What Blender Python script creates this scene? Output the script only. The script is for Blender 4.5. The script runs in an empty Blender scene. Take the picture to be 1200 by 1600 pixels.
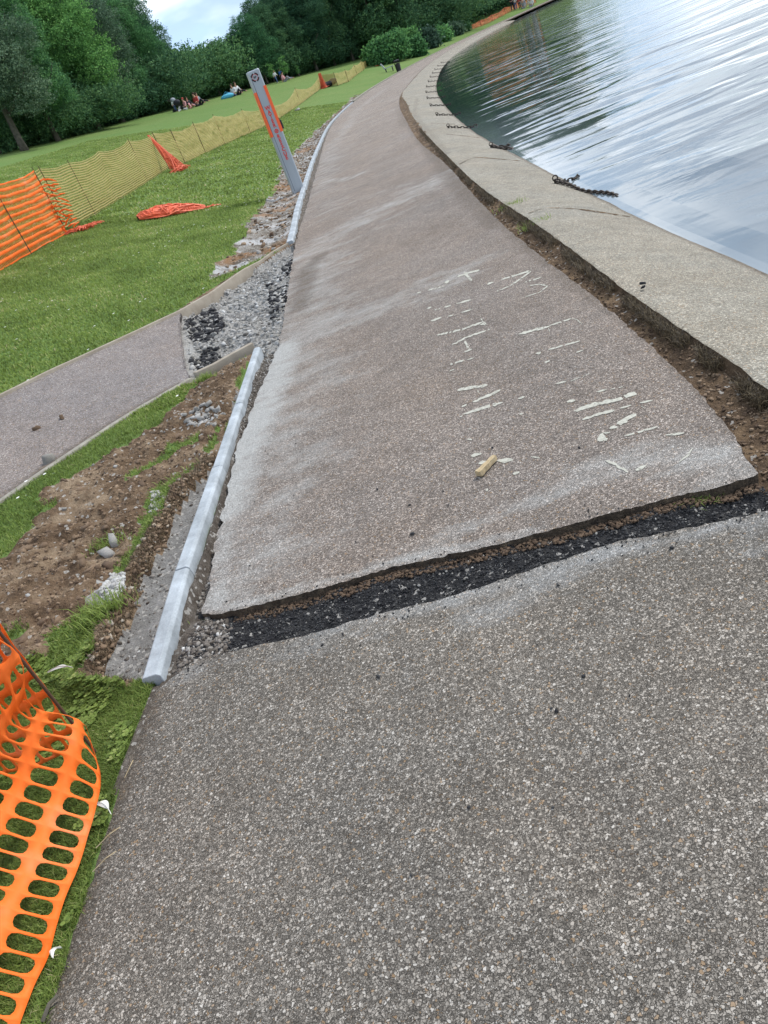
import bpy, math, random
import numpy as np
from mathutils import Vector
R = math.radians
scene = bpy.context.scene
col = scene.collection
rng = np.random.default_rng(7)
random.seed(7)

# ------------------------------------------------------------ camera, sky, sun
ROLL, PITCH, FPX, H = R(22.5), R(28.7), 1200.0, 1.6        # focal length in photo pixels (1200 wide)
cd = bpy.data.cameras.new('camera'); cam = bpy.data.objects.new('camera', cd); col.objects.link(cam)
scene.camera = cam
cd.sensor_fit = 'HORIZONTAL'; cd.sensor_width = 36.0; cd.lens = 36.0 * FPX / 1200.0
cd.clip_start = 0.05; cd.clip_end = 3000
F_ = Vector((0, math.cos(PITCH), -math.sin(PITCH))); U0 = Vector((0, math.sin(PITCH), math.cos(PITCH))); R0 = Vector((1, 0, 0))
right = R0 * math.cos(ROLL) - U0 * math.sin(ROLL)
up = R0 * math.sin(ROLL) + U0 * math.cos(ROLL)
from mathutils import Matrix
mw = Matrix((( right.x, up.x, -F_.x, 0), (right.y, up.y, -F_.y, 0), (right.z, up.z, -F_.z, H), (0, 0, 0, 1)))
cam.matrix_world = mw

SUN_EL, SUN_AZ = R(48), R(62)      # azimuth measured clockwise from +Y
world = bpy.data.worlds.new("World"); scene.world = world; world.use_nodes = True
nt = world.node_tree; nt.nodes.clear()
def N(t, typ, **kw):
    n = t.nodes.new(typ)
    for k, v in kw.items(): setattr(n, k, v)
    return n
wo = N(nt, 'ShaderNodeOutputWorld'); bg = N(nt, 'ShaderNodeBackground'); bg.inputs[1].default_value = 0.10
sky = N(nt, 'ShaderNodeTexSky', sky_type='NISHITA', sun_disc=False, sun_elevation=SUN_EL, sun_rotation=SUN_AZ)
tc = N(nt, 'ShaderNodeTexCoord')
cn = N(nt, 'ShaderNodeTexNoise'); cn.inputs['Scale'].default_value = 1.1; cn.inputs['Detail'].default_value = 7; cn.inputs['Roughness'].default_value = .55
cr = N(nt, 'ShaderNodeValToRGB'); cr.color_ramp.elements[0].position = .36; cr.color_ramp.elements[1].position = .56
nt.links.new(cn.outputs[0], cr.inputs[0])
cn2 = N(nt, 'ShaderNodeTexNoise'); cn2.inputs['Scale'].default_value = 1.5; cn2.inputs['Detail'].default_value = 5
mp = N(nt, 'ShaderNodeMapping'); nt.links.new(tc.outputs['Generated'], mp.inputs[0]); mp.inputs['Scale'].default_value = (2.2, 2.2, 5.5); mp.inputs['Location'].default_value = (33.3, 17.1, .57)
nt.links.new(mp.outputs[0], cn.inputs['Vector']); nt.links.new(mp.outputs[0], cn2.inputs['Vector'])
cr2 = N(nt, 'ShaderNodeValToRGB'); cr2.color_ramp.elements[0].position = .38; cr2.color_ramp.elements[1].position = .54
cr2.color_ramp.elements[0].color = (5.0, 7.0, 9.8, 1); cr2.color_ramp.elements[1].color = (13.5, 14.4, 15.6, 1)
nt.links.new(cn2.outputs[0], cr2.inputs[0])
mx = N(nt, 'ShaderNodeMix', data_type='RGBA')
nt.links.new(cr.outputs[0], mx.inputs[0]); nt.links.new(sky.outputs[0], mx.inputs[6]); nt.links.new(cr2.outputs[0], mx.inputs[7])
nt.links.new(mx.outputs[2], bg.inputs[0]); nt.links.new(bg.outputs[0], wo.inputs[0])

sl = bpy.data.lights.new('sun', 'SUN'); sl.energy = 2.6; sl.angle = R(5); sl.color = (1, .955, .89)
so = bpy.data.objects.new('sun', sl); col.objects.link(so)
sd = Vector((math.sin(SUN_AZ) * math.cos(SUN_EL), math.cos(SUN_AZ) * math.cos(SUN_EL), math.sin(SUN_EL)))
so.rotation_euler = (-sd).to_track_quat('-Z', 'Y').to_euler(); so.location = (30, 30, 60)
scene.view_settings.view_transform = 'Standard'; scene.view_settings.look = 'None'
scene.view_settings.exposure = 0.38; scene.view_settings.gamma = 1

# ------------------------------------------------------------ mesh helpers
def props(o, label=None, cat=None, group=None, kind=None):
    if label: o['label'] = label
    if cat: o['category'] = cat
    if group: o['group'] = group
    if kind: o['kind'] = kind
    return o
def link(name, me, mat=None, parent=None):
    o = bpy.data.objects.new(name, me); col.objects.link(o)
    if mat is not None:
        me.materials.clear(); me.materials.append(mat)
    if parent is not None: o.parent = parent
    return o
def empty(name, loc, rz=0):
    o = bpy.data.objects.new(name, None); col.objects.link(o); o.location = loc; o.rotation_euler = (0, 0, rz)
    o.empty_display_size = .1
    return o
def npmesh(name, V, Fc, attrs=None, smooth=False):
    """V (n,3); Fc (m,k) int array or list of arrays of the same k"""
    me = bpy.data.meshes.new(name)
    V = np.asarray(V, dtype=np.float32)
    if isinstance(Fc, list):
        Fs = [np.asarray(f, dtype=np.int32) for f in Fc if len(f)]
    else: Fs = [np.asarray(Fc, dtype=np.int32)]
    loops = np.concatenate([f.ravel() for f in Fs]); tot = np.concatenate([np.full(len(f), f.shape[1], np.int32) for f in Fs])
    st = np.concatenate([[0], np.cumsum(tot)[:-1]]).astype(np.int32)
    me.vertices.add(len(V)); me.vertices.foreach_set('co', V.ravel())
    me.loops.add(len(loops)); me.loops.foreach_set('vertex_index', loops)
    me.polygons.add(len(tot)); me.polygons.foreach_set('loop_start', st)
    try: me.polygons.foreach_set('loop_total', tot)
    except Exception: pass
    if attrs:
        for k, a in attrs.items():
            at_ = me.attributes.new(k, 'FLOAT', 'POINT'); at_.data.foreach_set('value', np.asarray(a, dtype=np.float32))
    me.update(calc_edges=True); me.validate()
    if smooth: me.polygons.foreach_set('use_smooth', np.ones(len(tot), bool))
    return me
class MB:
    def __init__(s): s.v = []; s.f = []
    def add(s, vs, fs):
        b = len(s.v); s.v += [tuple(v) for v in vs]; s.f += [tuple(i + b for i in f) for f in fs]
    def box(s, c, d, rz=0, M=None):
        x, y, z = d[0] / 2, d[1] / 2, d[2] / 2
        vs = [Vector((a * x, b * y, e * z)) for a in (-1, 1) for b in (-1, 1) for e in (-1, 1)]
        rot = Matrix.Rotation(rz, 3, 'Z') if M is None else M
        s.add([rot @ v + Vector(c) for v in vs], [(0, 1, 3, 2), (4, 6, 7, 5), (0, 4, 5, 1), (2, 3, 7, 6), (0, 2, 6, 4), (1, 5, 7, 3)])
    def tube(s, pts, rad, n=8, cap=True):
        pts = [Vector(p) for p in pts]; rings = []
        if not hasattr(rad, '__len__'): rad = [rad] * len(pts)
        b = len(s.v); prev = None
        for i, p in enumerate(pts):
            d = (pts[min(i + 1, len(pts) - 1)] - pts[max(i - 1, 0)]).normalized()
            if prev is None:
                a = d.cross(Vector((0, 0, 1)));  a = a if a.length > .05 else d.cross(Vector((1, 0, 0)))
                a.normalize()
            else: a = (prev - d * prev.dot(d)).normalized()
            prev = a; c = d.cross(a)
            for k in range(n):
                t = 2 * math.pi * k / n; s.v.append(tuple(p + (a * math.cos(t) + c * math.sin(t)) * rad[i]))
        for i in range(len(pts) - 1):
            for k in range(n):
                k2 = (k + 1) % n; s.f.append((b + i * n + k, b + i * n + k2, b + (i + 1) * n + k2, b + (i + 1) * n + k))
        if cap:
            s.f.append(tuple(b + k for k in range(n))[::-1]); s.f.append(tuple(b + (len(pts) - 1) * n + k for k in range(n)))
    def ellipsoid(s, c, r, nu=12, nv=8, M=None):
        b = len(s.v); c = Vector(c)
        for j in range(nv + 1):
            ph = math.pi * j / nv
            for i in range(nu):
                t = 2 * math.pi * i / nu
                v = Vector((r[0] * math.sin(ph) * math.cos(t), r[1] * math.sin(ph) * math.sin(t), r[2] * math.cos(ph)))
                if M is not None: v = M @ v
                s.v.append(tuple(c + v))
        for j in range(nv):
            for i in range(nu):
                i2 = (i + 1) % nu; s.f.append((b + j * nu + i, b + (j + 1) * nu + i, b + (j + 1) * nu + i2, b + j * nu + i2))
    def build(s, name, mat, parent=None, smooth=False):
        me = bpy.data.meshes.new(name); me.from_pydata(s.v, [], s.f); me.validate(); me.update()
        if smooth: me.polygons.foreach_set('use_smooth', np.ones(len(me.polygons), bool))
        return link(name, me, mat, parent)
def bevel(o, w, seg=2):
    m = o.modifiers.new('bevel', 'BEVEL'); m.width = w; m.segments = seg; m.limit_method = 'ANGLE'; return o

# value noise in numpy
_perm = rng.permutation(4096); _val = rng.random(4096)
def vnoise(x, y, seed=0):
    xi = np.floor(x).astype(np.int64); yi = np.floor(y).astype(np.int64); xf = x - xi; yf = y - yi
    u = xf * xf * (3 - 2 * xf); v = yf * yf * (3 - 2 * yf)
    def h(a, b): return _val[_perm[(_perm[(a + seed * 131) & 4095] + b) & 4095]]
    return (h(xi, yi) * (1 - u) + h(xi + 1, yi) * u) * (1 - v) + (h(xi, yi + 1) * (1 - u) + h(xi + 1, yi + 1) * u) * v
def fbm(x, y, sc, oct=4, seed=0, rough=.5):
    a = 1; s = 0; n = 0
    for i in range(oct):
        s = s + a * (vnoise(x * sc, y * sc, seed + i * 7) - .5); n += a; a *= rough; sc *= 2.03
    return s / n * 2
def sstep(a, b, x):
    t = np.clip((x - a) / (b - a), 0, 1); return t * t * (3 - 2 * t)

# ------------------------------------------------------------ layout curves (world metres; y is away from the viewer)
Lp = [(-1.75, -8), (-1.5, -3), (-1.35, 0), (-1.21, 1.21), (-1.15, 1.64), (-1.11, 1.93), (-1.02, 2.34), (-.93, 2.85), (-.82, 3.42), (-.73, 4.04), (-.58, 5.1), (-.41, 6.39), (-.07, 8.6), (.27, 10.81), (.66, 13.9), (1.10, 17), (1.75, 21.5), (2.7, 27.6), (4.4, 37.6), (6.6, 47.5), (10.6, 62), (17.2, 80), (26.7, 100.2), (36.2, 116.6), (48.8, 133.2), (72, 155.3), (120, 185), (250, 215), (600, 250)]
LSp = [(-.83, 2.72), (-.79, 3.24), (-.75, 3.64), (-.66, 4.35), (-.51, 5.15), (-.31, 6.0), (-.12, 7.39), (.02, 8.6), (.3, 10.81), (.78, 13.9), (1.24, 17), (1.9, 21.5), (2.82, 27.6), (4.5, 37.6), (6.7, 47.5), (10.7, 62), (17.3, 80), (26.8, 100.2), (36.3, 116.6), (48.9, 133.2), (72.1, 155.3), (120, 184.9)]
Rp = [(1.25, 2.14), (1.36, 2.54), (1.45, 2.93), (1.56, 3.65), (1.66, 4.34), (1.8, 5.56), (2.03, 7.29), (2.3, 8.98), (2.78, 11.83), (3.45, 16.44), (4.55, 22.49), (5.85, 29.35), (7.6, 37.2), (10.2, 46.5), (14.4, 60.5), (20.8, 78.5), (29.6, 98.6), (38.6, 114.8), (50.9, 131), (74.2, 153.1), (121.5, 183)]
Ap = [(1.5, -8), (1.5, 0), (1.53, 1.6), (1.61, 2.63), (1.66, 2.95), (1.72, 3.5), (1.86, 4.57), (2.1, 6.24), (2.42, 8.86), (3.05, 12.8), (3.87, 17.62), (5.0, 23.74), (6.3, 30.2), (7.65, 37.2), (10.25, 46.5), (14.45, 60.5), (20.85, 78.5), (29.65, 98.6), (38.65, 114.8), (50.95, 131), (74.25, 153.1), (121.5, 182.9)]
Wp = [(2.3, -8), (2.35, 0), (2.55, 2.8), (2.77, 4.4), (3.04, 6.49), (3.25, 7.9), (3.49, 9.4), (3.78, 11.23), (4.09, 13.2), (4.6, 16.28), (5.35, 20.23), (6.72, 26.74), (9.05, 36.66), (11.6, 46), (15.8, 60), (22.2, 78), (31, 98), (40, 114), (52, 130), (75, 152), (122, 181.5), (250, 210), (600, 245)]
def hermite(P, n=12):
    P = np.array(P, float); out = []
    d = np.diff(P, axis=0); L = np.linalg.norm(d, axis=1); T = np.zeros_like(P)
    T[1:-1] = (d[:-1] / L[:-1, None] * L[1:, None] + d[1:] / L[1:, None] * L[:-1, None]) / (L[:-1] + L[1:])[:, None]
    T[0] = d[0] / L[0]; T[-1] = d[-1] / L[-1]
    for i in range(len(P) - 1):
        for k in range(n):
            t = k / n; t2 = t * t; t3 = t2 * t
            out.append((2 * t3 - 3 * t2 + 1) * P[i] + (t3 - 2 * t2 + t) * L[i] * T[i] + (-2 * t3 + 3 * t2) * P[i + 1] + (t3 - t2) * L[i] * T[i + 1])
    out.append(P[-1]); return np.array(out)
LC, LS, RC, AC, WC = [hermite(p) for p in (Lp, LSp, Rp, Ap, Wp)]
def xat(C, y): return np.interp(y, C[:, 1], C[:, 0])
def sdist(P, C):
    """signed distance to the polyline C, positive on its left side"""
    P = np.atleast_2d(np.asarray(P, float)); best = np.full(len(P), 1e18); sg = np.ones(len(P))
    A = C[:-1]; B = C[1:]; D = B - A; LL = (D ** 2).sum(1)
    for c0 in range(0, len(P), 4000):
        p = P[c0:c0 + 4000]
        t = np.clip(((p[:, None] - A[None]) * D[None]).sum(2) / LL, 0, 1)
        q = p[:, None] - (A + t[..., None] * D); d2 = (q ** 2).sum(2); k = d2.argmin(1); r = np.arange(len(p))
        best[c0:c0 + 4000] = d2[r, k]; sg[c0:c0 + 4000] = np.sign(D[k, 0] * q[r, k, 1] - D[k, 1] * q[r, k, 0])
    return np.sqrt(best) * np.where(sg == 0, 1, sg)
def zprof(s, y):
    s = np.asarray(s, float); y = np.asarray(y, float)
    k = 1 - .30 * sstep(60, 165, y); k = k * (1 - .85 * sstep(140, 230, y))
    near = .62 + .38 * sstep(3, 9, y)
    z = .22 * near * np.clip(s - .42, 0, 4.5) + .205 * np.clip(s - 4.92, 0, 17) + .19 * np.clip(s - 21.9, 0, 14) + .05 * np.clip(s - 36, 0, 500)
    return z * k
def zb(P): return zprof(sdist(P, LC), np.atleast_2d(P)[:, 1])
def zapron(P):
    P = np.atleast_2d(P); a = -sdist(P, AC); w = sdist(P, WC); f = np.clip(a, 0, None) / (np.clip(a, 0, None) + np.clip(w, 0, None) + 1e-6)
    return np.where(w > 0, -.30 * f ** 1.25, -.30 + .26 * w)
def ray(px, py):
    v = mw.to_3x3() @ Vector(((px - 600) / FPX, -(py - 800) / FPX, -1)); return v
def flat(px, py, z=0.0):
    d = ray(px, py); t = (z - H) / d.z; return (d.x * t, d.y * t, z)
_ts = np.concatenate([np.linspace(.8, 6, 60), np.geomspace(6.05, 420, 420)])
def at(px, py):
    """where the sight line of a photo pixel meets the sloping lawn"""
    d = ray(px, py); h = math.hypot(d.x, d.y); P = np.stack([d.x / h * _ts, d.y / h * _ts], 1)
    g = H + d.z / h * _ts - zb(P); i = np.argmax(g <= 0)
    if not (g <= 0).any(): i = int(np.argmin(np.where(_ts > 30, g, 9)))
    if i > 0 and g[i] < 0 and g[i - 1] > 0:
        f = g[i - 1] / (g[i - 1] - g[i]); t = _ts[i - 1] * (1 - f) + _ts[i] * f
    else: t = _ts[i]
    x, y = d.x / h * t, d.y / h * t
    return Vector((x, y, float(zb([(x, y)])[0])))
def height_to(base, px, py):
    """height of an upright thing at base whose top shows at photo pixel px, py"""
    d = ray(px, py); h = math.hypot(d.x, d.y); D = math.hypot(base[0], base[1]); return H + D * d.z / h - base[2]
def poly_sd(P, poly):
    """signed distance to polygon, positive inside"""
    P = np.atleast_2d(P); Q = np.array(poly, float)[:, :2]; A = Q; B = np.roll(Q, -1, 0); D = B - A; LL = (D ** 2).sum(1) + 1e-12
    best = np.full(len(P), 1e18); ins = np.zeros(len(P), bool)
    for i in range(len(A)):
        q = P - A[i]; t = np.clip((q * D[i]).sum(1) / LL[i], 0, 1); e = q - t[:, None] * D[i]; best = np.minimum(best, (e ** 2).sum(1))
        c = (A[i, 1] > P[:, 1]) != (B[i, 1] > P[:, 1])
        with np.errstate(divide='ignore', invalid='ignore'):
            xx = (B[i, 0] - A[i, 0]) * (P[:, 1] - A[i, 1]) / (B[i, 1] - A[i, 1]) + A[i, 0]
        ins ^= c & (P[:, 0] < xx)
    d = np.sqrt(best); return np.where(ins, d, -d)
def line_d(P, pts):
    P = np.atleast_2d(P); Q = np.array(pts, float)[:, :2]; best = np.full(len(P), 1e18)
    for a, b in zip(Q[:-1], Q[1:]):
        D = b - a; q = P - a; t = np.clip((q * D).sum(1) / ((D ** 2).sum() + 1e-12), 0, 1); e = q - t[:, None] * D
        best = np.minimum(best, (e ** 2).sum(1))
    return np.sqrt(best)

# ------------------------------------------------------------ materials
def mat(name, color=(.5, .5, .5), rough=.7, spec=.3, metal=0):
    m = bpy.data.materials.new(name); m.use_nodes = True; b = m.node_tree.nodes['Principled BSDF']
    b.inputs['Base Color'].default_value = (*color, 1); b.inputs['Roughness'].default_value = rough
    b.inputs['Specular IOR Level'].default_value = spec; b.inputs['Metallic'].default_value = metal
    return m
class G:
    """small node-graph helper"""
    def __init__(s, m):
        s.m = m; s.t = m.node_tree; s.b = s.t.nodes['Principled BSDF']; s.co = N(s.t, 'ShaderNodeTexCoord').outputs['Object']
    def l(s, a, b): s.t.links.new(a, b)
    def mapped(s, sc=(1, 1, 1), rot=(0, 0, 0)):
        n = N(s.t, 'ShaderNodeMapping'); n.inputs['Scale'].default_value = sc; n.inputs['Rotation'].default_value = rot; s.l(s.co, n.inputs[0]); return n.outputs[0]
    def noise(s, sc, det=4, rough=.5, co=None, dist=0):
        n = N(s.t, 'ShaderNodeTexNoise'); n.inputs['Scale'].default_value = sc; n.inputs['Detail'].default_value = det
        n.inputs['Roughness'].default_value = rough; n.inputs['Distortion'].default_value = dist; s.l(co or s.co, n.inputs['Vector']); return n.outputs['Fac']
    def vor(s, sc, feature='F1', co=None, out='Distance', rnd=1):
        n = N(s.t, 'ShaderNodeTexVoronoi', feature=feature); n.inputs['Scale'].default_value = sc; n.inputs['Randomness'].default_value = rnd
        s.l(co or s.co, n.inputs['Vector']); return n.outputs[out]
    def ramp(s, f, stops):
        n = N(s.t, 'ShaderNodeValToRGB'); e = n.color_ramp.elements
        while len(e) < len(stops): e.new(.5)
        for i, (p, c) in enumerate(stops):
            e[i].position = p; e[i].color = (*c, 1) if hasattr(c, '__len__') else (c, c, c, 1)
        s.l(f, n.inputs[0]); return n.outputs[0]
    def mix(s, f, a, b, mode='MIX'):
        n = N(s.t, 'ShaderNodeMix', data_type='RGBA', blend_type=mode)
        for v, i in ((f, 0), (a, 6), (b, 7)):
            if hasattr(v, 'links'): s.l(v, n.inputs[i])
            elif i == 0: n.inputs[0].default_value = v
            else: n.inputs[i].default_value = (*v, 1)
        return n.outputs[2]
    def math(s, op, a, b=0.0, clamp=False):
        n = N(s.t, 'ShaderNodeMath', operation=op, use_clamp=clamp)
        for i, v in enumerate((a, b)):
            if hasattr(v, 'links'): s.l(v, n.inputs[i])
            else: n.inputs[i].default_value = v
        return n.outputs[0]
    def attr(s, name):
        n = N(s.t, 'ShaderNodeAttribute', attribute_name=name); return n.outputs['Fac']
    def bump(s, h, strength=.5, dist=.01, prev=None):
        n = N(s.t, 'ShaderNodeBump'); n.inputs['Strength'].default_value = strength; n.inputs['Distance'].default_value = dist
        s.l(h, n.inputs['Height'])
        if prev is not None: s.l(prev, n.inputs['Normal'])
        return n.outputs[0]
    def color(s, c): s.l(c, s.b.inputs['Base Color'])
    def normal(s, n): s.l(n, s.b.inputs['Normal'])

def aggregate(name, cell, base, tint, white, dustcol=(.46, .47, .47), large=.16, bstr=.9, matrix=.42):
    """worn exposed-aggregate paving: stones of two sizes set in grit, with pale cement dust from the 'dust' attribute"""
    m = mat(name, rough=.82, spec=.22); g = G(m)
    n = N(g.t, 'ShaderNodeMix', data_type='VECTOR'); n.inputs[0].default_value = .010
    g.l(g.co, n.inputs[4]); nn = N(g.t, 'ShaderNodeTexNoise'); nn.inputs['Scale'].default_value = cell * .8; nn.inputs['Detail'].default_value = 3; g.l(g.co, nn.inputs[0]); g.l(nn.outputs['Color'], n.inputs[5])
    co = n.outputs[1]
    def layer(sc, off):
        cc = g.vor(sc, co=co, out='Color'); e = g.vor(sc, 'DISTANCE_TO_EDGE', co=co); sp = N(g.t, 'ShaderNodeSeparateColor'); g.l(cc, sp.inputs[0])
        st = g.ramp(sp.outputs[0], [(0, tuple(x * .5 for x in base)), (.3, tuple(x * .85 for x in base)), (.68, tint), (.9, tuple(min(x * 1.35, .55) for x in tint)), (1, white)])
        st = g.mix(g.math('MULTIPLY', g.ramp(sp.outputs[1], [(.955, 0), (.97, 1)]), .7), st, (.30, .20, .11)); return st, e, sp
    s1, e1, p1 = layer(cell, 0); s2, e2, p2 = layer(cell * 1.9, 3)
    sel = g.ramp(p1.outputs[1], [(matrix - .01, 0), (matrix, 1)])      # which large cells hold a stone
    st = g.mix(sel, s2, s1)
    k1 = g.ramp(e1, [(0, 0), (.09, 1)]); k2 = g.ramp(e2, [(0, 0), (.13, 1)])
    ed = g.mix(sel, k2, k1)
    fine = g.noise(cell * 3.1, 3); st = g.mix(.4, st, g.ramp(fine, [(.3, .4), (.7, 1.05)]), 'MULTIPLY')
    c = g.mix(ed, tuple(x * .33 for x in base), st)
    big = g.ramp(g.noise(.8, 6, .62), [(.3, 1 - large), (.7, 1 + large * .7)]); c = g.mix(1, c, big, 'MULTIPLY')
    c = g.mix(1, c, g.ramp(g.noise(6, 5, .65), [(.28, .82), (.7, 1.1)]), 'MULTIPLY')
    warm = g.ramp(g.noise(.7, 5, .65), [(.35, .1), (.62, .8)]); c = g.mix(warm, c, g.mix(1, c, (1.05, .975, .90), 'MULTIPLY'))
    spot = g.ramp(g.noise(22, 5, .75), [(.68, 0), (.76, .6)]); c = g.mix(spot, c, tuple(x * .4 for x in base))
    dn = g.ramp(g.noise(2.4, 9, .74, co=g.mapped((.9, 1.7, 1), (0, 0, .6))), [(.33, 0), (.66, 1)]); dn2 = g.noise(34, 5, .75)
    dm = g.math('SUBTRACT', g.math('MULTIPLY', g.attr('dust'), 1.45), g.math('ADD', g.math('MULTIPLY', dn, .95), g.math('MULTIPLY', dn2, .42)), clamp=True)
    dm = g.math('MULTIPLY', g.math('MULTIPLY', dm, 1.0, clamp=True), g.ramp(ed, [(0, .45), (1, .9)]), clamp=True)
    c = g.mix(dm, c, g.mix(g.noise(cell * .5, 3), dustcol, tuple(x * .8 for x in dustcol)))
    dk = g.math('SUBTRACT', g.math('MULTIPLY', g.attr('soil'), 1.6), g.math('MULTIPLY', g.noise(14, 5, .7), .95), clamp=True)
    c = g.mix(g.math('MULTIPLY', dk, .95), c, g.ramp(g.noise(26, 5, .7), [(.35, (.035, .027, .021)), (.55, (.10, .075, .052)), (.72, (.20, .15, .10))]))
    g.color(c)
    hgt = g.math('MULTIPLY', ed, g.math('ADD', .6, g.math('MULTIPLY', p1.outputs[2], .5)))
    b1 = g.bump(hgt, bstr, .004); b2 = g.bump(g.noise(cell * 2.5, 3), .4, .001, b1); g.normal(b2); return m
M = {}
M['near'] = aggregate('near_aggregate', 150, (.205, .187, .163), (.295, .273, .243), (.50, .48, .445), large=.24)
M['slab'] = aggregate('path_aggregate', 150, (.275, .238, .212), (.362, .316, .282), (.51, .48, .445), dustcol=(.52, .52, .50))
M['apron'] = aggregate('apron_aggregate', 120, (.30, .285, .240), (.355, .338, .288), (.52, .50, .44), large=.14, bstr=.5)
M['branch'] = aggregate('side_path_aggregate', 120, (.23, .205, .20), (.29, .265, .255), (.42, .41, .4), large=.08, bstr=.5)

def grassmat():
    m = mat('lawn_turf', rough=.9, spec=.1); g = G(m)
    a = g.noise(2.2, 6, .65); b = g.noise(28, 5, .7); c3 = g.noise(.16, 4, .6)
    c = g.ramp(b, [(.28, (.050, .088, .020)), (.5, (.112, .185, .048)), (.72, (.185, .27, .085))])
    c = g.mix(g.ramp(a, [(.35, 0), (.7, .55)]), c, (.17, .20, .075))
    c = g.mix(g.ramp(c3, [(.42, 0), (.62, .5)]), c, (.085, .165, .04))
    c = g.mix(g.ramp(g.noise(1.1, 5, .7), [(.66, 0), (.76, .65)]), c, (.14, .115, .065))
    d = g.vor(7.0, out='Distance'); c = g.mix(g.ramp(d, [(.05, .5), (.09, 0)]), c, (.45, .47, .40))
    g.color(c); g.normal(g.bump(b, .9, .03, g.bump(g.noise(90, 3), .6, .008))); return m
M['turf'] = grassmat()
def soilmat(name, lo, mid, hi, grit=.0, sc=14):
    m = mat(name, rough=.95, spec=.1); g = G(m)
    n = g.noise(sc, 7, .68); c = g.ramp(n, [(.3, lo), (.5, mid), (.7, hi)])
    f = g.noise(120, 3, .6); c = g.mix(.6, c, g.ramp(f, [(.3, .45), (.7, 1.1)]), 'MULTIPLY')
    v = g.vor(60, out='Color'); sp = N(g.t, 'ShaderNodeSeparateColor'); g.l(v, sp.inputs[0])
    c = g.mix(g.math('MULTIPLY', g.ramp(sp.outputs[0], [(1 - max(grit, .001) - .02, 0), (1 - max(grit, .001), 1)]), .8), c, (.40, .38, .35))
    g.color(c); g.normal(g.bump(g.noise(45, 6, .7), 1, .02, g.bump(f, .8, .006))); return m
M['earth'] = soilmat('dug_earth', (.045, .029, .019), (.175, .118, .074), (.37, .28, .19), .03, 5)
M['channel'] = soilmat('channel_soil', (.042, .030, .022), (.14, .095, .06), (.31, .215, .13), .03, 5)
M['haunch'] = soilmat('mortar_bed', (.17, .16, .15), (.25, .24, .225), (.33, .32, .31), .1, 9)
M['gravelbed'] = soilmat('grit_bed', (.07, .056, .045), (.13, .11, .092), (.22, .195, .17), .12, 16)
M['rubblebed'] = soilmat('rubble_bed', (.13, .12, .11), (.30, .29, .275), (.47, .475, .47), .3, 5)
M['blackbed'] = soilmat('tarmac_grit', (.010, .010, .012), (.028, .028, .03), (.07, .068, .066), .06, 20)

M['verge'] = soilmat('verge_mixed_rubble', (.06, .05, .04), (.19, .165, .135), (.42, .41, .39), .1, 3.2)
g = G(M['verge']); lk = g.b.inputs['Base Color'].links[0].from_socket; g.color(g.mix(g.ramp(g.noise(.42, 5, .7), [(.52, 0), (.62, .8)]), g.mix(g.ramp(g.noise(1.3, 5, .7), [(.5, 0), (.6, .75)]), lk, (.46, .46, .46)), (.24, .12, .045)))
def rockmat(name, stops):
    m = mat(name, rough=.85, spec=.25); g = G(m)
    c = g.ramp(g.attr('rnd'), stops); c = g.mix(.5, c, g.ramp(g.noise(160, 3), [(.3, .55), (.7, 1.15)]), 'MULTIPLY')
    g.color(c); g.normal(g.bump(g.noise(220, 3), .6, .002)); return m
M['rock_grey'] = rockmat('pale_rubble', [(0, (.11, .10, .09)), (.4, (.23, .22, .20)), (.8, (.35, .34, .325)), (1, (.48, .475, .46))])
M['rock_black'] = rockmat('broken_tarmac', [(0, (.012, .012, .014)), (.6, (.035, .035, .038)), (.96, (.075, .073, .07)), (.992, (.25, .24, .22)), (1, (.5, .49, .46))])
M['rock_soil'] = rockmat('soil_clods', [(0, (.08, .052, .034)), (.5, (.19, .13, .083)), (.9, (.32, .235, .16)), (1, (.42, .39, .34))])
M['rock_grit'] = rockmat('loose_grit', [(0, (.07, .058, .047)), (.55, (.15, .13, .112)), (.9, (.26, .24, .215)), (.98, (.45, .44, .42)), (1, (.55, .54, .51))])

def concrete(name, c0, c1, sc=9):
    m = mat(name, rough=.8, spec=.3); g = G(m); n = g.noise(sc, 7, .65)
    c = g.ramp(n, [(.3, c0), (.7, c1)]); c = g.mix(.3, c, g.ramp(g.noise(150, 3), [(.35, .6), (.7, 1.05)]), 'MULTIPLY')
    g.color(c); g.normal(g.bump(g.noise(90, 4), .35, .003)); return m
M['kerb'] = concrete('new_kerb_concrete', (.22, .24, .255), (.43, .47, .505), 7)
M['oldkerb'] = concrete('old_kerb_concrete', (.19, .175, .14), (.33, .31, .26))
M['timber'] = concrete('edging_board', (.24, .20, .155), (.36, .32, .26), 5)

def leafmat(name, stops, trans=.25, rough=.55, spec=.2, vary=False):
    m = mat(name, rough=rough, spec=spec); g = G(m)
    c = g.ramp(g.attr('rnd'), stops)
    if vary:
        oi = N(g.t, 'ShaderNodeObjectInfo'); c = g.mix(1, c, g.ramp(oi.outputs['Random'], [(0, (.62, .72, .80)), (.5, (1, 1, .95)), (1, (1.25, 1.22, 1.05))]), 'MULTIPLY')
    g.color(c)
    tb = N(g.t, 'ShaderNodeBsdfTranslucent'); g.l(c, tb.inputs[0]); mxs = N(g.t, 'ShaderNodeMixShader'); mxs.inputs[0].default_value = trans
    g.l(g.b.outputs[0], mxs.inputs[1]); g.l(tb.outputs[0], mxs.inputs[2]); g.l(mxs.outputs[0], g.t.nodes['Material Output'].inputs[0]); return m
M['blade'] = leafmat('grass_blades', [(0, (0.106, 0.147, 0.035)), (.4, (0.206, 0.289, 0.065)), (.75, (0.313, 0.401, 0.106)), (.92, (0.450, 0.448, 0.189)), (1, (0.600, 0.507, 0.307))], .45)
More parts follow.
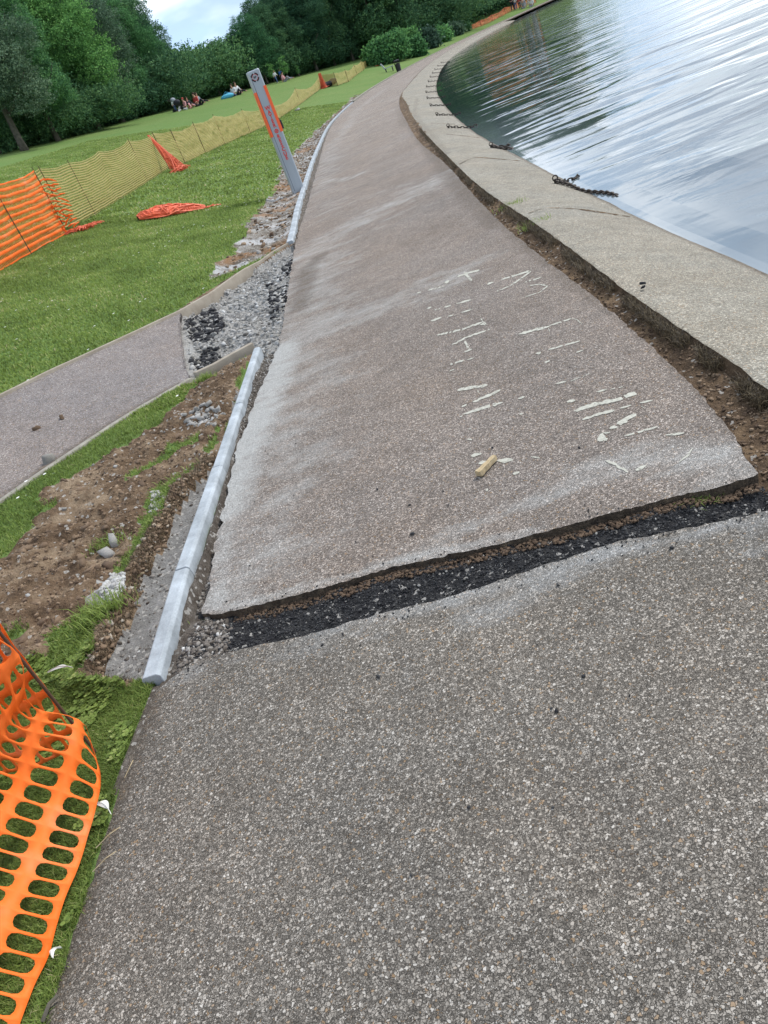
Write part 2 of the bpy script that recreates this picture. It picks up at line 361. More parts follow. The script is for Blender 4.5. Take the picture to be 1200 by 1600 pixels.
M['dryblade'] = leafmat('dry_roots', [(0, (.04, .03, .02)), (.6, (.10, .075, .045)), (1, (.22, .17, .10))], .15)
M['leafA'] = leafmat('leaves_mid', [(0, (0.042, 0.111, 0.057)), (.5, (0.107, 0.250, 0.106)), (1, (0.224, 0.442, 0.154))], .22, .8, .08, True)
M['leafB'] = leafmat('leaves_dark', [(0, (0.029, 0.076, 0.045)), (.5, (0.071, 0.161, 0.081)), (1, (0.154, 0.273, 0.112))], .18, .8, .08, True)
M['leafC'] = leafmat('leaves_light', [(0, (0.052, 0.137, 0.054)), (.5, (0.125, 0.279, 0.093)), (1, (0.234, 0.448, 0.147))], .28, .8, .08, True)
M['leafD'] = leafmat('leaves_silver', [(0, (0.035, 0.074, 0.051)), (.5, (0.086, 0.148, 0.100)), (1, (0.190, 0.272, 0.183))], .2, .8, .08, True)
M['bark'] = concrete('bark', (.05, .045, .035), (.13, .115, .09), 6)
M['white'] = mat('daisy_white', (.72, .72, .68), .7)
M['orange'] = mat('orange_plastic', (.95, .17, .015), .6, .2)
g = G(M['orange']); g.color(g.ramp(g.noise(3.0, 4, .6), [(.3, (.90, .145, .010)), (.55, (.92, .21, .035)), (.72, (.88, .32, .15))])); M['orange'].use_backface_culling = False
_tb = N(g.t, 'ShaderNodeBsdfTranslucent'); _tb.inputs[0].default_value = (.95, .2, .02, 1); _ms = N(g.t, 'ShaderNodeMixShader'); _ms.inputs[0].default_value = .25
g.l(g.b.outputs[0], _ms.inputs[1]); g.l(_tb.outputs[0], _ms.inputs[2]); g.l(_ms.outputs[0], g.t.nodes['Material Output'].inputs[0])
M['ochre'] = mat('ochre_plastic', (.40, .31, .11), .6, .3)
M['faded'] = mat('faded_orange_plastic', (.66, .125, .055), .55, .3)
M['rod'] = mat('rusty_steel', (.09, .05, .03), .7, .3)
M['chain'] = mat('weathered_chain', (.045, .035, .028), .65, .4, .4)
M['post'] = mat('grey_powder_coat', (.36, .40, .44), .42, .4)
g = G(M['post']); g.color(g.ramp(g.noise(4, 5, .6, co=g.mapped((1, 1, .25))), [(.3, (.28, .315, .35)), (.7, (.345, .385, .42))]))
M['postdark'] = mat('dark_seam', (.05, .055, .06), .6)
M['signor'] = mat('sign_orange', (.86, .12, .03), .4, .4)
M['signred'] = mat('sign_red', (.60, .035, .025), .5)
M['signblk'] = mat('sign_black', (.02, .015, .02), .5)
M['black'] = mat('black_plastic', (.012, .013, .017), .5, .4)
M['wood'] = concrete('split_wood', (.33, .245, .13), (.52, .42, .27), 60)
M['paint'] = mat('worn_paint', (.56, .55, .47), .8)
g = G(M['paint']); g.color(g.ramp(g.noise(60, 4), [(.35, (.34, .33, .28)), (.65, (.46, .45, .385))]))
g.l(g.ramp(g.math('ADD', g.math('MULTIPLY', g.noise(95, 4, .7), .6), g.math('MULTIPLY', g.noise(18, 3, .6), .4)), [(.36, 0), (.46, .95)]), g.b.inputs['Alpha'])
M['feather'] = mat('feather', (.62, .60, .55), .8)
for k, c in dict(skin=(.45, .26, .18), white_cloth=(.62, .62, .62), blue_cloth=(.03, .12, .42), jeans=(.06, .10, .2), pink_cloth=(.6, .3, .3), red_cloth=(.42, .06, .05), dark_cloth=(.025, .025, .032), hair=(.04, .025, .015), grey_cloth=(.25, .27, .3), cyan_cloth=(.08, .35, .5)).items():
    M[k] = mat(k, c, .8)
def watermat():
    m = mat('lake_water', (.014, .024, .028), .04, .5); g = G(m); g.b.inputs['IOR'].default_value = 1.9
    calm = g.attr('calm'); g.color(g.mix(g.attr('shallow_sheen'), (.014, .024, .028), (.17, .20, .215)))  # pale shore band: silty shallows, plus sky reflection painted into the base colour
    big = g.math('ADD', g.math('MULTIPLY', g.noise(1.0, 1.5, .45, co=g.mapped((.55, 1.25, 1), (0, 0, R(4))), dist=.9), .42), g.math('MULTIPLY', g.noise(1.0, 1, .4, co=g.mapped((.20, .42, 1), (0, 0, R(-9))), dist=1.0), .9))
    mid = g.noise(1.0, 3, .5, co=g.mapped((1.6, 3.6, 1), (0, 0, R(-6))), dist=.4)
    sm = g.noise(1.0, 3, .6, co=g.mapped((6, 15, 1), (0, 0, R(8))))
    h = g.math('ADD', g.math('MULTIPLY', big, .95), g.math('ADD', g.math('MULTIPLY', mid, g.math('MULTIPLY', g.ramp(g.noise(.13, 3, .5), [(.4, .3), (.6, 1)]), .105)), g.math('MULTIPLY', sm, .013)))
    h = g.math('MULTIPLY', h, calm)
    g.normal(g.bump(h, 1.0, .15)); return m
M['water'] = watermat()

# ------------------------------------------------------------ land left of the path
def gs(a0, a1, st, gr, end):
    o = [a0]; d = st
    while o[-1] < a1 - 1e-9: o.append(o[-1] + st)
    while o[-1] < end: d *= gr; o.append(o[-1] + d)
    return np.array(o)
tv = gs(0, 11.0, .022, 1.032, 640)          # along the edge, measured from y ~ -1
sv_pos = gs(0, 3.0, .022, 1.055, 420); sv = np.concatenate([np.arange(-.55, -.001, .022), sv_pos])
arc = np.concatenate([[0], np.cumsum(np.linalg.norm(np.diff(LC, axis=0), axis=1))])
a_start = np.interp(.2, LC[:, 1], arc)
tv = tv + a_start; tv = tv[tv < arc[-1] - 1]
back = a_start - np.array([9, 5, 3, 1.5, .6, .2])
tv = np.concatenate([np.clip(back, 0, None), tv])
LX = np.interp(tv, arc, LC[:, 0]); LY = np.interp(tv, arc, LC[:, 1])
e = np.clip(tv * .01, .15, 6); TX = np.interp(tv + e, arc, LC[:, 0]) - np.interp(tv - e, arc, LC[:, 0]); TY = np.interp(tv + e, arc, LC[:, 1]) - np.interp(tv - e, arc, LC[:, 1])
tn = np.hypot(TX, TY); NX, NY = -TY / tn, TX / tn
GX = LX[:, None] + NX[:, None] * sv[None]; GY = LY[:, None] + NY[:, None] * sv[None]; S = np.broadcast_to(sv[None], GX.shape)
nr, nc = GX.shape
P = np.stack([GX.ravel(), GY.ravel()], 1)
def apoly(pts): return [at(*p)[:2] for p in pts]
PIT = apoly([(284, 490), (380, 427), (455, 383), (480, 392), (455, 440), (448, 500), (434, 530), (428, 560), (402, 545), (350, 571), (300, 594), (291, 545)])
EARTH = apoly([(-60, 915), (20, 870), (50, 830), (60, 775), (130, 735), (200, 692), (265, 650), (305, 606), (350, 576), (392, 556), (375, 610), (345, 680), (322, 712), (290, 742), (252, 762), (236, 800), (225, 850), (190, 900), (160, 930), (100, 985), (60, 1035), (0, 1035), (-90, 1060)])
VERGE = apoly([(462, 376), (400, 402), (335, 436), (350, 405), (378, 372), (392, 340), (425, 300), (440, 255), (462, 235), (492, 205), (515, 185), (545, 158), (560, 140), (566, 146), (530, 190), (505, 235), (488, 290), (478, 330), (470, 360)])
HAUNCH = apoly([(250, 1062), (205, 1062), (152, 1055), (182, 985), (200, 940), (222, 890), (250, 832), (292, 762), (332, 712), (352, 680), (380, 600), (398, 556), (410, 545)])
PATCH = apoly([(150, 960), (175, 900), (200, 905), (190, 950)])
m_pit = np.full(nr * nc, -9.0); m_earth = m_pit.copy(); m_verge = m_pit.copy(); m_h = m_pit.copy(); m_patch = m_pit.copy()
nearv = (P[:, 1] < 60) & (P[:, 1] > .5) & (S.ravel() < 12)
Pn = P[nearv]; wob = fbm(Pn[:, 0], Pn[:, 1], 5, 4, 3) * .07
m_pit[nearv] = poly_sd(Pn, PIT) + .05 + wob * .25; m_earth[nearv] = poly_sd(Pn, EARTH) + wob * 1.2; m_verge[nearv] = poly_sd(Pn, VERGE) + .28 * fbm(Pn[:, 0], Pn[:, 1], 1.6, 5, 47, .65)
m_h[nearv] = poly_sd(Pn, HAUNCH) + wob * .45; m_patch[nearv] = poly_sd(Pn, PATCH) + wob
s_ = S.ravel()
kerbgap = (s_ < .02) & (P[:, 1] > 1.9) & (P[:, 1] < 60)          # grit between kerb and slab
z = zprof(s_, P[:, 1])
fine = np.clip(1 - P[:, 1] / 60, 0, 1)
z = z + .012 * fbm(P[:, 0], P[:, 1], 6, 4, 11) * np.clip(s_ * 4, 0, 1) + .05 * fbm(P[:, 0], P[:, 1], .35, 3, 5) * np.clip(s_ * .3 - .3, 0, 1)
pe = sstep(-.01, .05, m_earth); z += pe * (.075 * fbm(P[:, 0], P[:, 1], 5, 5, 21, .66) + .035 * np.abs(fbm(P[:, 0], P[:, 1], 17, 3, 23)) + .02)
pv = sstep(-.02, .1, m_verge); z += pv * (.05 * fbm(P[:, 0], P[:, 1], 5, 5, 25, .65) - .03)
pp = sstep(-.005, .03, m_pit); z += pp * (-.085 + .09 * fbm(P[:, 0], P[:, 1], 4, 6, 27, .7))
ph = sstep(-.03, .045, m_h)
zh = -.055 + .012 * fbm(P[:, 0], P[:, 1], 9, 4, 31); z = z * (1 - ph) + zh * ph
rim = np.exp(-((m_h + .06) / .05) ** 2) * (P[:, 1] < 4.2) * (s_ > .15); z += rim * (.04 + .02 * fbm(P[:, 0], P[:, 1], 15, 3, 33))
z = np.where(s_ < .0, np.where(P[:, 1] > 2.4, -.06 + .014 * fbm(P[:, 0], P[:, 1], 16, 4, 35), -.05), z)
# side path: keep the land just under it
BR_U = [(-420, 800), (-200, 712), (0, 622), (90, 578), (180, 537), (284, 488)]
BR_L = [(-420, 1010), (-200, 893), (0, 785), (90, 722), (180, 662), (298, 592)]
bu = np.array([at(*p)[:] for p in BR_U]); bl = np.array([at(*p)[:] for p in BR_L])
bpoly = [tuple(p[:2]) for p in bu] + [tuple(p[:2]) for p in bl[::-1]]
m_b = np.full(nr * nc, -9.0); nb = (P[:, 1] < 14) & (P[:, 1] > 1) & (s_ < 12); m_b[nb] = poly_sd(P[nb], bpoly)
z = np.where(m_b > -.02, zprof(s_, P[:, 1]) - .035, z)
V = np.stack([P[:, 0], P[:, 1], z], 1)
ii = (np.arange(nr - 1)[:, None] * nc + np.arange(nc - 1)[None]).ravel()
Q = np.stack([ii, ii + 1, ii + nc + 1, ii + nc], 1)[:, ::-1]
cls = np.zeros(nr * nc, int)
cls[m_earth > 0] = 1; cls[(m_verge > 0)] = 5; cls[m_pit > 0] = 2; cls[m_h > 0] = 3; cls[kerbgap & (m_pit < 0)] = 4; cls[m_patch > 0] = 2
cls[(m_pit > -.06) & (cls == 0) & (P[:, 1] < 11)] = 1
bank = (m_h <= .026) & (m_h > -.05 - .03 * fbm(P[:, 0], P[:, 1], 7, 3, 45)) & (s_ > .1) & (m_pit < 0); cls[bank] = 1; 
# little turf islands left on the dug earth
isl = (~bank) & (fbm(P[:, 0], P[:, 1], 2.6, 4, 41) > .30) & (cls == 1) & (m_earth < .35) & (m_verge < 0); cls[isl] = 0
fc = cls[Q[:, 0]]
LAND = dict(z=z.reshape(nr, nc), cls=cls.reshape(nr, nc))
def ground_obj(name, k, mt):
    q = Q[fc == k]; u, inv = np.unique(q, return_inverse=True); me = npmesh(name, V[u], inv.reshape(-1, 4), smooth=True)
    o = link(name, me, mt); o['kind'] = 'structure'; return o
ground_obj('lawn', 0, M['turf']); ground_obj('dug_earth', 1, M['earth']); ground_obj('rubble_bed', 2, M['rubblebed'])
ground_obj('verge_rubble', 5, M['verge']); ground_obj('mortar_bed', 3, M['haunch']); ground_obj('grit_bed', 4, M['gravelbed'])
def landz(P):
    """height and surface class of the finished land at points P"""
    P = np.atleast_2d(P); s = sdist(P, LC)
    # arc position of the foot point
    A = LC[:-1]; D = LC[1:] - A; LL = (D ** 2).sum(1); t = np.clip(((P[:, None] - A) * D).sum(2) / LL, 0, 1); q = P[:, None] - (A + t[..., None] * D)
    k = (q ** 2).sum(2).argmin(1); r = np.arange(len(P)); a = arc[k] + t[r, k] * np.sqrt(LL[k])
    i = np.clip(np.searchsorted(tv, a) - 1, 0, nr - 2); j = np.clip(np.searchsorted(sv, s) - 1, 0, nc - 2)
    fi = np.clip((a - tv[i]) / (tv[i + 1] - tv[i]), 0, 1); fj = np.clip((s - sv[j]) / (sv[j + 1] - sv[j]), 0, 1); Z = LAND['z']
    zz = (Z[i, j] * (1 - fi) + Z[i + 1, j] * fi) * (1 - fj) + (Z[i, j + 1] * (1 - fi) + Z[i + 1, j + 1] * fi) * fj
    return zz, LAND['cls'][i, j], s
def lz(x, y): return float(landz([(x, y)])[0][0])

# ------------------------------------------------------------ strips between two curves
def strip_mesh(name, Lf, Rf, yl, yr, nu, zf, th=.0, dust=None, soil=None, front=None, jit=0, extra=None):
    """rows at yl on curve Lf and yr on curve Rf; th > 0 adds a skirt"""
    u = np.linspace(0, 1, nu) if not hasattr(nu, '__len__') else nu; nu = len(u)
    lx, rx = xat(Lf, yl), xat(Rf, yr)
    X = lx[:, None] * (1 - u) + rx[:, None] * u; Y = yl[:, None] * (1 - u) + yr[:, None] * u
    if front is not None:
        f = np.array(front, float); d = np.concatenate([[0], np.cumsum(np.linalg.norm(np.diff(f, axis=0), axis=1))]); d /= d[-1]
        fx, fy = np.interp(u, d, f[:, 0]), np.interp(u, d, f[:, 1])
        w = np.exp(-(np.abs(yl - yl[0]) / .5))[:, None]
        X = X + (fx - X[0])[None] * w; Y = Y + (fy - Y[0])[None] * w
    if jit:
        ej = jit * (1 + (front is not None)) * fbm(yl, yl * 0, 7, 5, 51, .65); X[:, 0] += ej; ej = jit * fbm(yr, yr * 0 + 5, 9, 4, 52); X[:, -1] += ej
        if front is not None: Y[0] += .6 * jit * fbm(u * 2.2, u * 0, 9, 4, 53) + .0035 * rng.standard_normal(len(u)); Y[0, 0] += .0; X[:, 0] += .3 * jit * rng.standard_normal(len(X)); X[:, -1] += .3 * jit * rng.standard_normal(len(X))
    n, m_ = X.shape; Pp = np.stack([X.ravel(), Y.ravel()], 1); Z = zf(Pp)
    Vv = np.stack([Pp[:, 0], Pp[:, 1], Z], 1)
    ii = (np.arange(n - 1)[:, None] * m_ + np.arange(m_ - 1)[None]).ravel(); q = np.stack([ii, ii + 1, ii + m_ + 1, ii + m_], 1)
    att = {'dust': dust(Pp) if dust else np.zeros(len(Pp)), 'soil': soil(Pp) if soil else np.zeros(len(Pp))}
    if th:
        loop = list(range(m_)) + [i * m_ + m_ - 1 for i in range(1, n)] + [(n - 1) * m_ + k for k in range(m_ - 2, -1, -1)] + [i * m_ for i in range(n - 2, 0, -1)]
        loop = np.array(loop); top_ = Vv[loop].copy(); top_[:, 2] -= .0015; b0_ = len(Vv); Vv = np.concatenate([Vv, top_]); b = len(Vv); low = top_.copy(); low[:, 2] -= th
        # broken, slightly undercut side
        low[:, :2] += .004 * rng.standard_normal((len(low), 2)); cen_ = None
        Vv = np.concatenate([Vv, low]); k = np.arange(len(loop)); k2 = (k + 1) % len(loop)
        q = np.concatenate([q, np.stack([b0_ + k, b + k, b + k2, b0_ + k2], 1)])
        att = {'dust': np.concatenate([att['dust'], np.zeros(2 * len(loop))]), 'soil': np.concatenate([att['soil'], np.full(2 * len(loop), 1.0)])}
    return npmesh(name, Vv, q, att)
T1 = [flat(*p)[:2] for p in [(317, 958), (330, 961), (348, 959), (400, 946), (492, 921), (560, 903), (617, 884), (700, 867), (790, 846), (858, 828), (937, 806), (1000, 790), (1054, 776), (1117, 763), (1187, 742)]]
T2 = [flat(*p)[:2] for p in [(246, 1078), (300, 1036), (360, 1018), (420, 1005), (510, 985), (600, 957), (705, 932), (820, 893), (950, 850), (1060, 828), (1140, 812), (1290, 775)]]
def dustfield(lines):
    L_ = [([flat(*p)[:2] for p in pts], w, a) for pts, w, a in lines]
    def f(Pp):
        o = np.zeros(len(Pp))
        for pts, w, a in L_: o = np.maximum(o, a * .9 * np.exp(-(line_d(Pp, pts) / (w * 1.9)) ** 2))
        return o
    return f
slab_dust = dustfield([
    ([(338, 945), (350, 850), (360, 770)], .06, 1.0), ([(350, 800), (372, 720), (408, 640), (436, 570), (440, 545)], .13, 1.35), ([(430, 575), (440, 540), (500, 510)], .12, .9), ([(380, 740), (420, 640), (450, 590)], .22, .7),
    ([(420, 600), (440, 550), (520, 505), (600, 475), (700, 435)], .26, .8), ([(560, 480), (680, 450), (760, 405)], .2, .62), ([(450, 530), (600, 440)], .35, .45),
    ([(350, 900), (400, 740), (450, 600), (480, 480), (500, 400)], .42, .74), ([(500, 340), (530, 240), (580, 160)], .5, .5), ([(600, 860), (900, 760)], .25, .35),
    ([(470, 400), (520, 370), (600, 325), (680, 285), (720, 262)], .42, .75), ([(500, 395), (640, 330), (700, 310)], .5, .5),
    ([(480, 330), (560, 310), (640, 290)], .3, .6), ([(490, 285), (540, 280), (560, 272)], .14, .8), ([(510, 240), (580, 215), (640, 210)], .4, .5),
    ([(500, 300), (520, 230), (560, 170), (600, 140)], .35, .66), ([(530, 200), (620, 170)], .5, .62), ([(550, 170), (630, 150)], .8, .55), ([(580, 190), (630, 185)], .5, .5), ([(600, 135), (660, 120)], 2.0, .5),
    ([(340, 952), (500, 915), (620, 876), (750, 850), (880, 820)], .03, .9), ([(700, 830), (800, 795), (880, 765), (920, 750)], .05, .75), ([(720, 815), (900, 740)], .1, .5),
    ([(960, 730), (1060, 700), (1120, 720), (1180, 738)], .11, .8), ([(1050, 780), (1140, 750), (1190, 740)], .06, .8), ([(560, 905), (700, 850)], .06, .6)])
edge_soil = dustfield([([(930, 475), (1000, 525), (1080, 603), (1140, 672)], .02, .55), ([(780, 350), (860, 415), (930, 470)], .05, .6), ([(640, 190), (700, 270), (780, 350)], .12, .65), ([(500, 400), (480, 420), (470, 480)], .10, .7), ([(640, 140), (632, 165), (640, 195)], .25, .6)])
yl = np.concatenate([[2.72], 2.72 + np.cumsum(np.concatenate([np.full(220, .035), .035 * 1.03 ** np.arange(1, 185)]))]); yl = yl[yl < 184]
yr = yl - .58 * np.exp(-(yl - 2.72) / 4) - .4 * (1 - np.exp(-(yl - 2.72) / 10)) * np.clip(yl / 25, .2, 4)
me = strip_mesh('path', LS, RC, yl, np.maximum(yr, 2.14), 120, lambda p: .004 * fbm(p[:, 0], p[:, 1], .8, 3, 61), .1, slab_dust, edge_soil, T1, .012)
props(link('path', me, M['slab']), kind='structure')
# near paving
near_dust = dustfield([([(250, 1072), (420, 1012), (600, 966), (705, 940), (820, 902), (950, 860), (1060, 838), (1200, 812)], .035, .85), ([(740, 965), (800, 950), (870, 905)], .09, .72), ([(300, 1050), (600, 985)], .07, .6), ([(950, 880), (1180, 845)], .10, .6), ([(630, 990), (640, 1080)], .03, .5), ([(900, 900), (1200, 830)], .08, .6)])
near_soil = dustfield([([(245, 1085), (200, 1210), (150, 1350), (75, 1600), (20, 1760)], .035, .75), ([(245, 1085), (150, 1350), (75, 1600)], .12, .42)])
ya = np.concatenate([[-8, -5, -3, -1.5, -.5], np.arange(0, 2.36, .03)]); ya = ya[::-1]
LN = np.concatenate([LC]); RN = np.array([(1.25, -8), (1.25, 0), (1.3, 1.9), (1.36, 5)])
me = strip_mesh('near_paving', LN, RN, np.concatenate([[2.34], ya[ya < 2.30]]), np.concatenate([[1.9], ya[ya < 2.30] * .82]), 80, lambda p: .003 * fbm(p[:, 0], p[:, 1], 1, 3, 62), .1, near_dust, near_soil, T2, .008)
bpy_me = me; me.flip_normals(); props(link('near_paving', me, M['near']), kind='structure')

# trench bed between the two slabs, and channel bed along the apron
gx, gy = np.meshgrid(np.arange(-1.02, 2.05, .016), np.arange(1.55, 2.95, .016)); Pt = np.stack([gx.ravel(), gy.ravel()], 1)
zt = -.034 + .018 * fbm(Pt[:, 0], Pt[:, 1], 7, 5, 71, .6) + .01 * fbm(Pt[:, 0], Pt[:, 1], 40, 3, 72) - .02 * sstep(.8, 1.4, Pt[:, 0])
zt += .022 * (1 - sstep(-.9, -.6, Pt[:, 0]))
n_, m_ = gx.shape; ii = (np.arange(n_ - 1)[:, None] * m_ + np.arange(m_ - 1)[None]).ravel(); q = np.stack([ii, ii + 1, ii + m_ + 1, ii + m_], 1)
t1d = poly_sd(Pt, T1 + T2[::-1]); ctr = Pt[q[:, 0]]
grit = (ctr[:, 0] < -.90 + .1 * fbm(ctr[:, 0], ctr[:, 1], 9, 3, 73)) & (ctr[:, 0] > -1.1)
inside = (ctr[:, 0] < 1.22) & ((t1d[q[:, 0]] > -.05) | (ctr[:, 0] > -.7))
LZ = zt
for nm, sel, mt in (('trench_bed', inside & ~grit, M['blackbed']), ('trench_end', inside & grit, M['gravelbed'])):
    qq = q[sel]; u, inv = np.unique(qq, return_inverse=True)
    props(link(nm, npmesh(nm, np.stack([Pt[:, 0], Pt[:, 1], zt], 1)[u], inv.reshape(-1, 4), smooth=True), mt), kind='structure')
yc = np.concatenate([[-8, -4, -1, .5], np.arange(1.3, 9, .022), 9 + np.cumsum(.022 * 1.03 ** np.arange(1, 150))]); yc = yc[yc < 60]
CL = np.array([(1.1, -8), (1.1, 1.5), (1.12, 2.0)] + [(x - .12, y) for x, y in Rp if y > 2.3]); CR = np.array([(x + .10, y) for x, y in Ap]); 
def zch(p):
    a = np.abs(sdist(p, AC)); side = np.exp(-(a / .07) ** 2)
    return -.060 + .022 * fbm(p[:, 0], p[:, 1], 6, 5, 75, .6) + .012 * fbm(p[:, 0], p[:, 1], 30, 3, 76) + side * .055 * (1 + .6 * fbm(p[:, 0], p[:, 1], 9, 3, 77)) * sstep(2.2, 4, p[:, 1]) * .6 + .022 * sstep(7, 20, p[:, 1])
me = strip_mesh('channel_bed', CL, CR, yc, yc, 30, zch); me.polygons.foreach_set('use_smooth', np.ones(len(me.polygons), bool)); props(link('channel_bed', me, M['channel']), kind='structure')
# concrete apron sloping into the water
apron_soil = dustfield([([(1200, 600), (1060, 515), (950, 435), (850, 360)], .02, .5), ([(700, 240), (648, 180), (650, 150)], .08, .5)])
def apron_s(p): return np.maximum(apron_soil(p), .8 * np.exp(-((sdist(p, WC) - .0) / .06) ** 2))
yw = np.concatenate([[-8, -4, -1], np.arange(.5, 14, .05), 14 + np.cumsum(.05 * 1.03 ** np.arange(1, 140))]); yw = yw[yw < 181]
WO = WC + np.array([.9, -.5])
uu = np.linspace(0, 1, 40)
yaw = yw + 0; ywa = yw + np.interp(yw, [-8, 2, 10, 40, 180], [0, 0, .3, -.8, -1.4])
me = strip_mesh('lakeside_apron', AC, WO, yaw, ywa, 40, lambda p: zapron(p) + .004 * fbm(p[:, 0], p[:, 1], 2, 3, 81), .0, None, apron_s, None, .01)
ap = link('lakeside_apron', me, M['apron']); props(ap, kind='structure')
# vertical face of the apron's inner edge
fy = yw; fx = xat(AC, fy); jj = .01 * fbm(fy, fy * 0, 9, 4, 51)
lv = np.linspace(0, 1, 9); We = []
for t in lv: We.append(np.column_stack([fx + jj + .004 - .035 * t ** .5 + .028 * fbm(fy, fy * 0 + t * 1.6, 8, 4, 57, .65) * min(1, t * 4), fy, -.002 - .17 * t + 0 * fy]))
nE = len(fy); k = np.arange(nE - 1); Fq = np.concatenate([np.stack([a * nE + k, a * nE + k + 1, (a + 1) * nE + k + 1, (a + 1) * nE + k], 1) for a in range(8)])
props(link('apron_edge', npmesh('apron_edge', np.concatenate(We), Fq, smooth=True), M['channel']), kind='structure')
# water
wy = np.concatenate([[-10, -5, -1], np.arange(1, 14, .1), 14 + np.cumsum(.1 * 1.035 ** np.arange(1, 140))]); wy = wy[wy < 240]
wx = xat(WC, wy); off = np.concatenate([[-.25, -.02], np.linspace(.02, 2.6, 40), [3.5, 8, 20, 60, 200, 900.]])
slope = np.gradient(wx, wy); nn_ = np.sqrt(1 + slope ** 2)
WXX = wx[:, None] + off[None] * nn_[:, None]; WYY = np.broadcast_to(wy[:, None], WXX.shape)
calm = np.broadcast_to(np.interp(off, [0, .1, .35, 1.2, 2.6], [.04, .08, .3, .8, 1.0])[None], WXX.shape)
n_, m_ = WXX.shape; ii = (np.arange(n_ - 1)[:, None] * m_ + np.arange(m_ - 1)[None]).ravel(); q = np.stack([ii, ii + 1, ii + m_ + 1, ii + m_], 1)
props(link('lake_water', npmesh('lake_water', np.stack([WXX.ravel(), WYY.ravel(), np.full(WXX.size, -.30)], 1), q, {'calm': calm.ravel(), 'shallow_sheen': np.broadcast_to(np.exp(-np.clip(off, 0, None) / 1.6)[None] * .9, WXX.shape).ravel() * (1 - sstep(9, 26, WYY.ravel()))}, smooth=True), M['water']), kind='structure')
# distant ground sheet under everything (reaches the horizon)
gme = npmesh('far_ground', [(-1500, -1500, -1.6), (1500, -1500, -1.6), (1500, 1500, -1.6), (-1500, 1500, -1.6)], np.array([[0, 1, 2, 3]]))
props(link('far_ground', gme, M['turf']), kind='structure')

# side path strip
def zside(p): return zb(p) + .006
nu, nv = 90, 46
U = np.linspace(0, 1, nu)
def resample(Pp, n):
    d = np.concatenate([[0], np.cumsum(np.linalg.norm(np.diff(Pp, axis=0), axis=1))]); t = np.linspace(0, d[-1], n); return np.stack([np.interp(t, d, Pp[:, k]) for k in range(Pp.shape[1])], 1)
A_ = resample(bu[:, :2], nu); B_ = resample(bl[:, :2], nu); w = np.linspace(0, 1, nv)[None, :, None]
Gp = (A_[:, None] * (1 - w) + B_[:, None] * w); Gp[-1, :, 0] += .02 * fbm(np.linspace(0, 1, nv), np.zeros(nv), 9, 3, 91); Gp[-1, :, 0] -= .05 * np.sin(np.linspace(0, math.pi, nv))
Gp = Gp.reshape(-1, 2); Zs = zside(Gp); ii = (np.arange(nu - 1)[:, None] * nv + np.arange(nv - 1)[None]).ravel(); q = np.stack([ii, ii + nv, ii + nv + 1, ii + 1], 1)[:, ::-1]
sx_ = np.zeros(len(Gp)); Vv = np.stack([Gp[:, 0], Gp[:, 1], Zs], 1)
lo = Vv[-nv:] - np.array([0, 0, .1]); b = len(Vv); k = np.arange(nv - 1); q = np.concatenate([q, np.stack([b - nv + k, b + k, b + k + 1, b - nv + k + 1], 1)])
Vv = np.concatenate([Vv, lo]); dd_ = line_d(Vv[:, :2], B_[::5]); so_ = .8 * np.exp(-(dd_ / .1) ** 2)
props(link('side_path', npmesh('side_path', Vv, q, {'dust': np.zeros(len(Vv)), 'soil': so_}), M['branch']), kind='structure')

def board(name, pts, mt, width, h_, up_=.02, label='', cat=''):
    """edging board following points on the land"""
    pts = np.array(pts)[:, :2]; n = max(4, int(np.linalg.norm(np.diff(pts, axis=0), axis=1).sum() / .12)); p = resample(pts, n)
    t = np.gradient(p, axis=0); t /= np.linalg.norm(t, axis=1)[:, None]; nn = np.stack([-t[:, 1], t[:, 0]], 1)
    zt = zb(p) + up_ + .004 * fbm(p[:, 0], p[:, 1], 3, 2, 95); vs = []
    for sgn, dz in ((-1, 0), (1, 0), (1, -h_), (-1, -h_)): vs.append(np.concatenate([p + sgn * nn * width / 2, (zt + dz)[:, None]], 1))
    Vb_ = np.concatenate(vs); k = np.arange(n - 1); Fs = [np.stack([a * n + k, a * n + k + 1, c * n + k + 1, c * n + k], 1) for a, c in ((0, 1), (1, 2), (2, 3), (3, 0))]
    Fs.append(np.array([[0, n, 2 * n, 3 * n], [n - 1, 4 * n - 1, 3 * n - 1, 2 * n - 1]]))
    o = link(name, npmesh(name, Vb_, np.concatenate(Fs)), mt); props(o, label, cat); bevel(o, .006); return o
up_pts = list(bu) + [at(*p)[:] for p in [(330, 461), (380, 425), (430, 394), (457, 379)]]
board('edging_board', up_pts, M['timber'], .045, .16, .03, 'long edging board between the lawn and the side path, running down to the new kerb', 'edging')
board('edging_board', list(bl)[:-1] + [bl[-1]], M['oldkerb'], .055, .1, .012, 'low soil-covered edging along the lower side of the side path', 'edging')
board('edging_board', [at(*p)[:] for p in [(306, 588), (350, 566), (396, 541)]], M['timber'], .05, .12, .035, 'short pale edging board meeting the far end of the nearest kerb run', 'edging')

